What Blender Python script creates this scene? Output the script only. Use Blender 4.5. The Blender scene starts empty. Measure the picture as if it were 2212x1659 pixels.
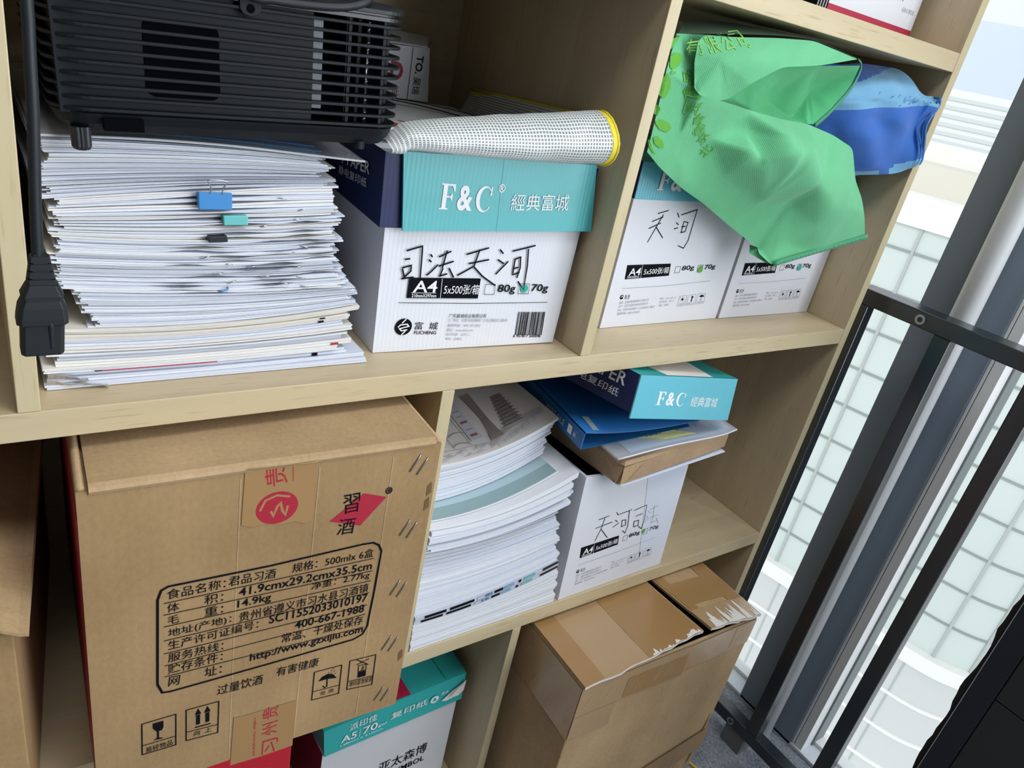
import bpy, bmesh, math, random
from mathutils import Matrix, Vector, noise
from mathutils.bvhtree import BVHTree
PI = math.pi
sc = bpy.context.scene
col = sc.collection
# ---------------------------------------------------------------- camera
cam_d = bpy.data.cameras.new('camera')
cam = bpy.data.objects.new('camera', cam_d); col.objects.link(cam)
CR = [[0.814198, -0.547996, 0.191785], [0.099039, 0.45658, 0.884153], [-0.572077, -0.700881, 0.42602]]
CP = (-1.058124, -0.543596, 0.305889)
cam.matrix_world = Matrix([[CR[0][0], CR[1][0], CR[2][0], CP[0]], [CR[0][1], CR[1][1], CR[2][1], CP[1]],
                           [CR[0][2], CR[1][2], CR[2][2], CP[2]], [0, 0, 0, 1]])
cam_d.sensor_width = 36.0
cam_d.lens = 36.0 * 1590.3 / 2212.0
cam_d.clip_start = 0.02; cam_d.clip_end = 600
sc.camera = cam
# ---------------------------------------------------------------- colour management
sc.view_settings.view_transform = 'Standard'; sc.view_settings.look = 'None'
sc.view_settings.gamma = 1.0; sc.view_settings.use_curve_mapping = False
sc.view_settings.exposure = 0.0
sc.cycles.use_denoising = True
sc.cycles.max_bounces = 8; sc.cycles.diffuse_bounces = 2; sc.cycles.transparent_max_bounces = 16
# ---------------------------------------------------------------- sky: bright hazy daylight
wd = bpy.data.worlds.new('hazy_sky'); sc.world = wd; wd.use_nodes = True
bg = wd.node_tree.nodes['Background']
bg.inputs[0].default_value = (0.90, 0.96, 1.0, 1); bg.inputs[1].default_value = 1.1
# ---------------------------------------------------------------- ceiling lamps (2.7 m above the carpet)
def area(name, loc, sx, sy, power, colour=(1, 1, 1), rot=(0, 0, 0)):
    d = bpy.data.lights.new(name, 'AREA'); d.shape = 'RECTANGLE'; d.size = sx; d.size_y = sy; d.energy = power; d.color = colour
    o = bpy.data.objects.new(name, d); o.location = loc; o.rotation_euler = rot; col.objects.link(o); return o
area('ceiling_lamp', (-0.7, -0.85, 1.80), 1.2, 0.6, 20, (.97, .98, 1))
area('ceiling_lamp', (-0.9, -2.9, 1.80), 1.2, 0.6, 4, (.97, .98, 1))
area('window_daylight', (.42, -2.40, .60), 2.2, 3.0, 120, (.94, .97, 1), (0, PI / 2, 0))        # added unseen area lamp standing in for sky light through the window wall

ZF = -0.876          # carpet
# ---------------------------------------------------------------- materials
def nt(name):
    m = bpy.data.materials.new(name); m.use_nodes = True
    t = m.node_tree; return m, t, t.nodes['Principled BSDF']
def N(t, typ, **kw):
    n = t.nodes.new(typ)
    for k, v in kw.items():
        if k.startswith('i_'): n.inputs[int(k[2:]) if k[2:].isdigit() else k[2:]].default_value = v
        else: setattr(n, k, v)
    return n
def mapped(t, scale, rot=(0, 0, 0)):
    tc = N(t, 'ShaderNodeTexCoord'); mp = N(t, 'ShaderNodeMapping')
    mp.inputs['Scale'].default_value = scale; mp.inputs['Rotation'].default_value = rot
    t.links.new(tc.outputs['Object'], mp.inputs['Vector']); return mp.outputs[0]
MATS = {}
def plain(name, c, rough=.6, metal=0., spec=.5, coat=0., bump=None, var=None):
    m, t, b = nt(name)
    b.inputs['Base Color'].default_value = (*c, 1); b.inputs['Roughness'].default_value = rough
    b.inputs['Metallic'].default_value = metal; b.inputs['Specular IOR Level'].default_value = spec
    if coat: b.inputs['Coat Weight'].default_value = coat; b.inputs['Coat Roughness'].default_value = .2
    if var:
        n = N(t, 'ShaderNodeTexNoise', i_Scale=1., i_Detail=5.); t.links.new(mapped(t, var[0]), n.inputs['Vector'])
        r = N(t, 'ShaderNodeMapRange'); r.inputs[1].default_value = .3; r.inputs[2].default_value = .7
        r.inputs[3].default_value = 1 - var[1]; r.inputs[4].default_value = 1 + var[1]
        t.links.new(n.outputs[0], r.inputs[0])
        mx = N(t, 'ShaderNodeVectorMath', operation='MULTIPLY'); mx.inputs[0].default_value = c
        t.links.new(r.outputs[0], mx.inputs[1]); t.links.new(mx.outputs[0], b.inputs['Base Color'])
    if bump:
        n = N(t, 'ShaderNodeTexNoise', i_Scale=1., i_Detail=4.); t.links.new(mapped(t, bump[0]), n.inputs['Vector'])
        bp = N(t, 'ShaderNodeBump', i_Strength=bump[1], i_Distance=bump[2])
        t.links.new(n.outputs[0], bp.inputs['Height']); t.links.new(bp.outputs[0], b.inputs['Normal'])
    MATS[name] = m; return m
def wood(name, axis, c=(.57, .465, .305)):
    """pale laminate: long soft grain plus short dark dashes, running along one axis"""
    m, t, b = nt(name)
    s1 = [22, 22, 22]; s1[axis] = 1.2
    s2 = [330, 330, 330]; s2[axis] = 26
    n1 = N(t, 'ShaderNodeTexNoise', i_Scale=1., i_Detail=6., i_Distortion=.6); t.links.new(mapped(t, s1), n1.inputs['Vector'])
    n2 = N(t, 'ShaderNodeTexNoise', i_Scale=1., i_Detail=2.); t.links.new(mapped(t, s2), n2.inputs['Vector'])
    r2 = N(t, 'ShaderNodeMapRange'); r2.inputs[1].default_value = .60; r2.inputs[2].default_value = .74; r2.inputs[3].default_value = 0; r2.inputs[4].default_value = .5
    t.links.new(n2.outputs[0], r2.inputs[0])
    cr = N(t, 'ShaderNodeValToRGB'); e = cr.color_ramp.elements
    e[0].position = .3; e[0].color = (c[0] * .86, c[1] * .84, c[2] * .80, 1); e[1].position = .7; e[1].color = (c[0] * 1.07, c[1] * 1.07, c[2] * 1.06, 1)
    t.links.new(n1.outputs[0], cr.inputs[0])
    mx = N(t, 'ShaderNodeMix', data_type='RGBA'); t.links.new(r2.outputs[0], mx.inputs[0]); t.links.new(cr.outputs[0], mx.inputs[6])
    mx.inputs[7].default_value = (c[0] * .60, c[1] * .54, c[2] * .46, 1)
    t.links.new(mx.outputs[2], b.inputs['Base Color']); b.inputs['Roughness'].default_value = .42
    MATS[name] = m; return m
for i, a in enumerate('xyz'): wood('wood_' + a, i)
wood('edge_band', 2, (.60, .52, .33)); wood('edge_band_x', 0, (.60, .505, .325))
def kraft(name, c, s=1.):
    m, t, b = nt(name)
    n1 = N(t, 'ShaderNodeTexNoise', i_Scale=1., i_Detail=8., i_Roughness=.7); t.links.new(mapped(t, (260, 260, 150)), n1.inputs['Vector'])
    n2 = N(t, 'ShaderNodeTexNoise', i_Scale=1., i_Detail=3.); t.links.new(mapped(t, (9, 9, 6)), n2.inputs['Vector'])
    ad = N(t, 'ShaderNodeMath', operation='MULTIPLY_ADD'); ad.inputs[1].default_value = .6
    t.links.new(n1.outputs[0], ad.inputs[0]); t.links.new(n2.outputs[0], ad.inputs[2])
    cr = N(t, 'ShaderNodeValToRGB'); e = cr.color_ramp.elements
    e[0].position = .55; e[0].color = (c[0] * .80, c[1] * .78, c[2] * .74, 1); e[1].position = 1.05; e[1].color = (c[0] * 1.16, c[1] * 1.16, c[2] * 1.18, 1)
    t.links.new(ad.outputs[0], cr.inputs[0]); t.links.new(cr.outputs[0], b.inputs['Base Color'])
    b.inputs['Roughness'].default_value = .75; b.inputs['Specular IOR Level'].default_value = .25
    w = N(t, 'ShaderNodeTexWave', i_Scale=1., bands_direction='X'); t.links.new(mapped(t, (42, 42, 0)), w.inputs['Vector'])
    bp = N(t, 'ShaderNodeBump', i_Strength=.10, i_Distance=.0006); t.links.new(w.outputs[0], bp.inputs['Height'])
    t.links.new(bp.outputs[0], b.inputs['Normal']); MATS[name] = m; return m
kraft('kraft_card', (.365, .240, .118)); kraft('kraft_card_light', (.47, .33, .185)); kraft('kraft_paper', (.42, .295, .18))
kraft('kraft_inside', (.46, .36, .24))
def flute(name, c, rough, pitch=70, strength=.12):
    """printed corrugated board: faint vertical flutes"""
    m, t, b = nt(name)
    b.inputs['Base Color'].default_value = (*c, 1); b.inputs['Roughness'].default_value = rough
    w = N(t, 'ShaderNodeTexWave', i_Scale=1., bands_direction='X', i_Distortion=.4); t.links.new(mapped(t, (pitch, pitch, 1)), w.inputs['Vector'])
    n = N(t, 'ShaderNodeTexNoise', i_Scale=1., i_Detail=3.); t.links.new(mapped(t, (18, 18, 18)), n.inputs['Vector'])
    ad = N(t, 'ShaderNodeMath', operation='MULTIPLY_ADD'); ad.inputs[1].default_value = 3.
    t.links.new(n.outputs[0], ad.inputs[0]); t.links.new(w.outputs[0], ad.inputs[2])
    bp = N(t, 'ShaderNodeBump', i_Strength=strength, i_Distance=.0008); t.links.new(ad.outputs[0], bp.inputs['Height'])
    t.links.new(bp.outputs[0], b.inputs['Normal']); MATS[name] = m; return m
flute('white_card', (.74, .765, .83), .42); flute('teal_card', (.075, .44, .47), .34, 70, .10); flute('navy_card', (.004, .013, .088), .5, 70, .06)
flute('cyan_card', (.12, .50, .62), .32, 70, .14); flute('sea_card', (.03, .40, .39), .40); flute('grey_card', (.62, .64, .67), .5)
plain('red_card', (.60, .012, .03), .4); plain('crimson', (.42, .012, .05), .5); plain('maroon_card', (.10, .02, .05), .5)
plain('white_ink', (.86, .88, .9), .5); plain('black_ink', (.006, .007, .011), .9, spec=.08); plain('grey_ink', (.34, .35, .40), .6)
plain('teal_ink', (.02, .42, .33), .5); plain('red_ink', (.40, .012, .035), .5); plain('pen_ink', (.006, .007, .012), .8, spec=.1); plain('green_ink', (.10, .40, .03), .7)
plain('lime_ink', (.25, .62, .10), .7); plain('warm_grey_ink', (.40, .36, .36), .7); plain('mid_grey_ink', (.20, .18, .19), .7); plain('rose_ink', (.36, .12, .12), .7)
plain('brown_tape', (.37, .215, .085), .24, coat=.3); plain('clear_tape', (.45, .30, .16), .2, coat=.4); plain('torn_paper', (.78, .75, .70), .9)
plain('paper_cool', (.68, .73, .84), .8, spec=.2); plain('paper_white', (.76, .785, .84), .8, spec=.2); plain('paper_warm', (.78, .77, .75), .8, spec=.2)
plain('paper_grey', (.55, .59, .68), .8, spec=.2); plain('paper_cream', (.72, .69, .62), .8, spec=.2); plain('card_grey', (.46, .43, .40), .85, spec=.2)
plain('glossy_cover', (.74, .73, .75), .35); plain('sleeve_band', (.27, .40, .42), .3); plain('sleeve_pale', (.44, .60, .66), .3)
plain('black_plastic', (.0055, .0085, .0115), .5, spec=.22, bump=((900, 900, 900), .08, .0003)); plain('black_gloss', (.011, .015, .019), .32)
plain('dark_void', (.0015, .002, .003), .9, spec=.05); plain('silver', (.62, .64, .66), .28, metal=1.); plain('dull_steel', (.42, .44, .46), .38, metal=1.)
plain('rubber', (.009, .013, .017), .5, spec=.4); plain('rail_black', (.008, .014, .021), .27, spec=.9); plain('rail_inside', (.02, .022, .026), .5)
plain('slate_metal', (.20, .25, .31), .45); plain('pipe_metal', (.86, .89, .92), .42)
plain('alu_white', (.88, .90, .91), .4); plain('gasket', (.03, .035, .035), .6); plain('seal_grey', (.20, .23, .23), .5)
plain('sill_white', (.66, .72, .78), .45); plain('bracket_grey', (.16, .17, .18), .5, metal=.3)
plain('blue_clip', (.05, .25, .60), .35); plain('teal_clip', (.14, .52, .52), .4); plain('black_clip', (.012, .014, .018), .4)
plain('folder_blue', (.022, .16, .46), .35); plain('folder_deep', (.012, .10, .26), .4); plain('note_yellow', (.70, .74, .34), .8)
plain('zip_yellow', (.74, .62, .03), .6); plain('plaster', (.16, .155, .15), .9); plain('desk_panel', (.020, .021, .024), .45); plain('desk_edge', (.006, .010, .018), .4)
plain('foam_black', (.012, .011, .010), .95); plain('cable_yellow', (.62, .42, .03), .5)
def carpet():
    m, t, b = nt('carpet')
    n = N(t, 'ShaderNodeTexNoise', i_Scale=1., i_Detail=6., i_Roughness=.8); t.links.new(mapped(t, (520, 150, 300)), n.inputs['Vector'])
    n2 = N(t, 'ShaderNodeTexNoise', i_Scale=1., i_Detail=2.); t.links.new(mapped(t, (14, 14, 14)), n2.inputs['Vector'])
    ad = N(t, 'ShaderNodeMath', operation='MULTIPLY_ADD'); ad.inputs[1].default_value = 1.; t.links.new(n.outputs[0], ad.inputs[0])
    mu = N(t, 'ShaderNodeMath', operation='MULTIPLY'); mu.inputs[1].default_value = .35; t.links.new(n2.outputs[0], mu.inputs[0]); t.links.new(mu.outputs[0], ad.inputs[2])
    cr = N(t, 'ShaderNodeValToRGB'); e = cr.color_ramp.elements
    e[0].position = .50; e[0].color = (.035, .05, .07, 1); e[1].position = .86; e[1].color = (.52, .57, .64, 1)
    t.links.new(ad.outputs[0], cr.inputs[0]); t.links.new(cr.outputs[0], b.inputs['Base Color']); b.inputs['Roughness'].default_value = .95
    bp = N(t, 'ShaderNodeBump', i_Strength=.7, i_Distance=.004); t.links.new(n.outputs[0], bp.inputs['Height']); t.links.new(bp.outputs[0], b.inputs['Normal'])
    MATS['carpet'] = m
carpet()
def cloth(name, c, c2=None, back=None):
    """spun-bonded bag cloth with a fine embossed diamond weave"""
    m, t, b = nt(name)
    b.inputs['Roughness'].default_value = .7; b.inputs['Specular IOR Level'].default_value = .3
    b.inputs['Sheen Weight'].default_value = .25
    outs = []
    for ang in (.75, -.75):
        w = N(t, 'ShaderNodeTexWave', i_Scale=1., bands_direction='X'); t.links.new(mapped(t, (170, 170, 170), (0, ang, .3)), w.inputs['Vector']); outs.append(w.outputs[0])
    mu = N(t, 'ShaderNodeMath', operation='MULTIPLY'); t.links.new(outs[0], mu.inputs[0]); t.links.new(outs[1], mu.inputs[1])
    bp = N(t, 'ShaderNodeBump', i_Strength=.35, i_Distance=.0006); t.links.new(mu.outputs[0], bp.inputs['Height']); t.links.new(bp.outputs[0], b.inputs['Normal'])
    mx = N(t, 'ShaderNodeMix', data_type='RGBA'); mx.inputs[6].default_value = (*c, 1); mx.inputs[7].default_value = (*(c2 or [x * .8 for x in c]), 1)
    t.links.new(mu.outputs[0], mx.inputs[0]); t.links.new(mx.outputs[2], b.inputs['Base Color'])
    MATS[name] = m; return m
cloth('green_cloth', (.135, .53, .26), (.11, .45, .21)); cloth('green_inner', (.075, .47, .19), (.06, .40, .155)); cloth('blue_cloth', (.022, .135, .52)); cloth('sky_cloth', (.17, .42, .66)); cloth('green_hem', (.06, .36, .18))  # inner green has the pocket's shade put into its colour
def film(name, c, alpha, rough=.12):
    m, t, b = nt(name); t.nodes.remove(b)
    tr = N(t, 'ShaderNodeBsdfTransparent'); gl = N(t, 'ShaderNodeBsdfPrincipled'); gl.inputs['Base Color'].default_value = (*c, 1); gl.inputs['Roughness'].default_value = rough
    mx = N(t, 'ShaderNodeMixShader'); mx.inputs[0].default_value = alpha
    t.links.new(tr.outputs[0], mx.inputs[1]); t.links.new(gl.outputs[0], mx.inputs[2]); t.links.new(mx.outputs[0], t.nodes['Material Output'].inputs[0])
    MATS[name] = m
plain('stain', (.17, .095, .04), .9); film('clear_film', (.75, .80, .86), .42); film('window_glass', (.9, .95, .95), .05, .02)
def netting():
    m, t, b = nt('netting'); out = t.nodes['Material Output']
    uv = N(t, 'ShaderNodeUVMap'); sp = N(t, 'ShaderNodeSeparateXYZ'); t.links.new(uv.outputs[0], sp.inputs[0])
    g = []
    for ax in (0, 1):
        a = N(t, 'ShaderNodeMath', operation='MULTIPLY'); a.inputs[1].default_value = 290.; t.links.new(sp.outputs[ax], a.inputs[0])
        f = N(t, 'ShaderNodeMath', operation='FRACT'); t.links.new(a.outputs[0], f.inputs[0])
        l = N(t, 'ShaderNodeMath', operation='LESS_THAN'); l.inputs[1].default_value = .34; t.links.new(f.outputs[0], l.inputs[0]); g.append(l.outputs[0])
    mxm = N(t, 'ShaderNodeMath', operation='MAXIMUM'); t.links.new(g[0], mxm.inputs[0]); t.links.new(g[1], mxm.inputs[1])
    b.inputs['Base Color'].default_value = (.74, .78, .78, 1); b.inputs['Roughness'].default_value = .35
    tr = N(t, 'ShaderNodeBsdfTransparent'); fi = N(t, 'ShaderNodeBsdfPrincipled'); fi.inputs['Base Color'].default_value = (.34, .37, .37, 1); fi.inputs['Roughness'].default_value = .2
    m1 = N(t, 'ShaderNodeMixShader'); m1.inputs[0].default_value = .55; t.links.new(tr.outputs[0], m1.inputs[1]); t.links.new(fi.outputs[0], m1.inputs[2])
    m2 = N(t, 'ShaderNodeMixShader'); t.links.new(mxm.outputs[0], m2.inputs[0]); t.links.new(m1.outputs[0], m2.inputs[1]); t.links.new(b.outputs[0], m2.inputs[2])
    t.links.new(m2.outputs[0], out.inputs[0]); MATS['netting'] = m
netting()
# ---------------------------------------------------------------- geometry helpers
_TXT = {}
def glyphs(s, bold=.012):
    if any(ord(ch) > 0x2e00 for ch in s): bold = 0.0
    """a word as flat faces, normalised to its own bounding box (0..1, 0..1)"""
    k = (s, bold)
    if k not in _TXT:
        c = bpy.data.curves.new('lettering', 'FONT'); c.body = s; c.offset = bold; c.resolution_u = 3
        o = bpy.data.objects.new('lettering', c); col.objects.link(o)
        bpy.context.view_layer.update()
        dg = bpy.context.evaluated_depsgraph_get(); me = bpy.data.meshes.new_from_object(o.evaluated_get(dg))
        vs = [(v.co.x, v.co.y) for v in me.vertices]; fs = [tuple(p.vertices) for p in me.polygons]
        bpy.data.objects.remove(o); bpy.data.curves.remove(c); bpy.data.meshes.remove(me)
        x0 = min(v[0] for v in vs); x1 = max(v[0] for v in vs); y0 = min(v[1] for v in vs); y1 = max(v[1] for v in vs)
        _TXT[k] = ([((x - x0) / (x1 - x0), (y - y0) / (y1 - y0)) for x, y in vs], fs)
    return _TXT[k]
class MB:
    """collects shapes of several materials and links them as ONE mesh object"""
    def __init__(s): s.v = []; s.f = []; s.mi = []; s.names = []; s.uv = {}
    def m(s, n):
        if n not in s.names: s.names.append(n)
        return s.names.index(n)
    def add(s, vs, fs, mat, M=None):
        b = len(s.v); k = s.m(mat)
        s.v += [tuple(M @ Vector(v)) for v in vs] if M else [tuple(v) for v in vs]
        s.f += [tuple(b + i for i in f) for f in fs]; s.mi += [k] * len(fs); return b
    def box(s, x0, x1, y0, y1, z0, z1, mat, M=None, front=None, top=None):
        vs = [(x, y, z) for z in (z0, z1) for y in (y0, y1) for x in (x0, x1)]
        fs = {'b': (0, 2, 3, 1), 't': (4, 5, 7, 6), 'f': (0, 1, 5, 4), 'k': (2, 6, 7, 3), 'l': (0, 4, 6, 2), 'r': (1, 3, 7, 5)}
        b = s.add(vs, list(fs.values()), mat, M); n = len(s.f) - 6
        if front: s.mi[n + 2] = s.m(front)
        if top: s.mi[n + 1] = s.m(top)
    def hexa(s, p, mat, faces=None):
        """eight corners: bottom fl, fr, br, bl then top fl, fr, br, bl"""
        fs = [('bottom', (0, 3, 2, 1)), ('top', (4, 5, 6, 7)), ('front', (0, 1, 5, 4)), ('right', (1, 2, 6, 5)), ('back', (2, 3, 7, 6)), ('left', (3, 0, 4, 7))]
        b = len(s.v); s.v += [tuple(x) for x in p]
        for n, f in fs: s.f.append(tuple(b + i for i in f)); s.mi.append(s.m((faces or {}).get(n, mat)))
    def prism(s, pts, z0, z1, mat, M=None, cap=True):
        n = len(pts); vs = [(x, y, z0) for x, y in pts] + [(x, y, z1) for x, y in pts]
        fs = [(i, (i + 1) % n, n + (i + 1) % n, n + i) for i in range(n)]
        if cap: fs += [tuple(range(n))[::-1], tuple(range(n, 2 * n))]
        s.add(vs, fs, mat, M)
    def loft(s, rings, mat, M=None, closed=True, cap=True):
        n = len(rings[0]); vs = [p for r in rings for p in r]; fs = []
        for k in range(len(rings) - 1):
            for i in range(n if closed else n - 1):
                j = (i + 1) % n; fs.append((k * n + i, k * n + j, (k + 1) * n + j, (k + 1) * n + i))
        if cap: fs += [tuple(range(n))[::-1], tuple(range((len(rings) - 1) * n, len(rings) * n))]
        s.add(vs, fs, mat, M)
    def tube(s, pts, r, mat, n=10, M=None):
        P = [Vector(p) for p in pts]; rings = []; up = Vector((.31, .22, .93)).normalized()
        for i, p in enumerate(P):
            t = (P[min(i + 1, len(P) - 1)] - P[max(i - 1, 0)]).normalized()
            a = t.cross(up)
            if a.length < 1e-4: a = t.cross(Vector((1, 0, 0)))
            a.normalize(); b = t.cross(a).normalized(); rr = r[i] if isinstance(r, (list, tuple)) else r
            rings.append([tuple(p + a * rr * math.cos(2 * PI * k / n) + b * rr * math.sin(2 * PI * k / n)) for k in range(n)])
        s.loft(rings, mat, M)
    def poly(s, pts, mat, M):
        s.add([(x, y, 0) for x, y in pts], [tuple(range(len(pts)))], mat, M)
    def line(s, pts, w, mat, M):
        """a flat pen stroke of width w"""
        P = [Vector((p[0], p[1])) for p in pts]; L = []; Rr = []
        for i, p in enumerate(P):
            a = (p - P[i - 1]).normalized() if i else None; c = (P[i + 1] - p).normalized() if i < len(P) - 1 else None
            if i == 0 and (P[0] - P[-1]).length < 1e-7: a = (P[0] - P[-2]).normalized()
            if i == len(P) - 1 and (P[0] - P[-1]).length < 1e-7: c = (P[1] - P[0]).normalized()
            t = ((a or c) + (c or a)); t = t.normalized() if t.length > .2 else (a or c)
            nn = Vector((-t.y, t.x)); k = 1.0
            if a and c: k = 1 / max(.5, nn.dot(Vector((-a.y, a.x))))
            L.append(p + nn * w / 2 * k); Rr.append(p - nn * w / 2 * k)
        n = len(P)
        s.add([(q.x, q.y, 0) for q in L + Rr], [(i, n + i, n + i + 1, i + 1) for i in range(n - 1)], mat, M)
    def disc(s, x, y, rx, ry, mat, M, n=28):
        s.poly([(x + rx * math.cos(2 * PI * k / n), y + ry * math.sin(2 * PI * k / n)) for k in range(n)], mat, M)
    def text(s, txt, x, y, w, h, ang, mat, M, bold=.012):
        vs, fs = glyphs(txt, bold); c, q = math.cos(ang), math.sin(ang)
        s.add([(x + a * w * c - b * h * q, y + a * w * q + b * h * c, 0) for a, b in vs], fs, mat, M)
    def prints(s, items, M, sx=1., sy=1., ox=0., oy=0., skip=()):
        """printed and written marks of one face; M maps face coordinates (across, up, out) to the part"""
        for k, e in enumerate(items):
            Mk = M @ Matrix.Translation((0, 0, .00018 + .00010 * min(k, 9) / 9 + (.00012 if e[-1] == 'white_ink' else 0)))
            if e[0] == 't': s.text(e[1], ox + e[2] * sx, oy + e[3] * sy, e[4] * sx, e[5] * sy, e[6], e[7], Mk)
            elif e[0] == 'q': s.poly([(ox + x * sx, oy + y * sy) for x, y in e[1]], e[2], Mk @ Matrix.Translation((0, 0, -.00010)))
            elif e[0] == 'l': s.line([(ox + x * sx, oy + y * sy) for x, y in e[1]], e[2], e[3], Mk)
            elif e[0] == 'c': s.disc(ox + e[1] * sx, oy + e[2] * sy, e[3] * sx, e[4] * sy, e[5], Mk)
    def build(s, name, parent=None, smooth=False, bevel=0., loc=None, rot=None):
        me = bpy.data.meshes.new(name); me.from_pydata(s.v, [], s.f)
        for n in s.names: me.materials.append(MATS[n])
        for p, k in zip(me.polygons, s.mi): p.material_index = k; p.use_smooth = smooth
        if s.uv:
            l = me.uv_layers.new(name='UVMap')
            for lp in me.loops: l.data[lp.index].uv = s.uv.get(lp.vertex_index, (0, 0))
        me.update()
        o = bpy.data.objects.new(name, me); col.objects.link(o)
        if parent: o.parent = parent
        if loc: o.location = loc
        if rot: o.rotation_euler = rot
        if bevel:
            b = o.modifiers.new('bevel', 'BEVEL'); b.width = bevel; b.segments = 2; b.limit_method = 'ANGLE'; b.angle_limit = .7
        return o
def tag(o, label, cat, group=None, kind=None):
    o['label'] = label; o['category'] = cat
    if group: o['group'] = group
    if kind: o['kind'] = kind
    return o
def thing(name, label, cat, loc=(0, 0, 0), rz=0., group=None, rot=None):
    o = bpy.data.objects.new(name, None); o.empty_display_size = .03; col.objects.link(o)
    o.location = loc; o.rotation_euler = rot or (0, 0, rz)
    return tag(o, label, cat, group)
def struct(name, mb, **kw):
    o = mb.build(name, **kw); o['kind'] = 'structure'; return o
FRONT = Matrix([[1, 0, 0, 0], [0, 0, -1, 0], [0, 1, 0, 0], [0, 0, 0, 1]])      # face looking to -y: across = x, up = z
def front(y=0., x=0., z=0.): return Matrix.Translation((x, y, z)) @ FRONT
def rrect(x0, x1, y0, y1, r, n=6):
    out = []
    for cx, cy, a in ((x1 - r, y1 - r, 0), (x0 + r, y1 - r, 90), (x0 + r, y0 + r, 180), (x1 - r, y0 + r, 270)):
        for k in range(n + 1):
            t = math.radians(a + 90 * k / n); out.append((cx + r * math.cos(t), cy + r * math.sin(t)))
    return out
def spline(pts, n=8):
    P = [Vector(p) for p in pts]; out = []
    for i in range(len(P) - 1):
        p0, p1, p2, p3 = P[max(i - 1, 0)], P[i], P[i + 1], P[min(i + 2, len(P) - 1)]
        for k in range(n):
            t = k / n
            out.append(.5 * ((2 * p1) + (p2 - p0) * t + (2 * p0 - 5 * p1 + 4 * p2 - p3) * t * t + (3 * p1 - p0 - 3 * p2 + p3) * t ** 3))
    return [tuple(p) for p in out + [P[-1]]]
ORD = ['', 'first', 'second', 'third', 'fourth', 'fifth', 'sixth', 'seventh', 'eighth', 'ninth', 'tenth', 'eleventh', 'twelfth', 'thirteenth', 'fourteenth', 'fifteenth',
       'sixteenth', 'seventeenth', 'eighteenth', 'nineteenth', 'twentieth', 'twenty-first', 'twenty-second', 'twenty-third', 'twenty-fourth', 'twenty-fifth', 'twenty-sixth',
       'twenty-seventh', 'twenty-eighth', 'twenty-ninth', 'thirtieth']
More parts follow.
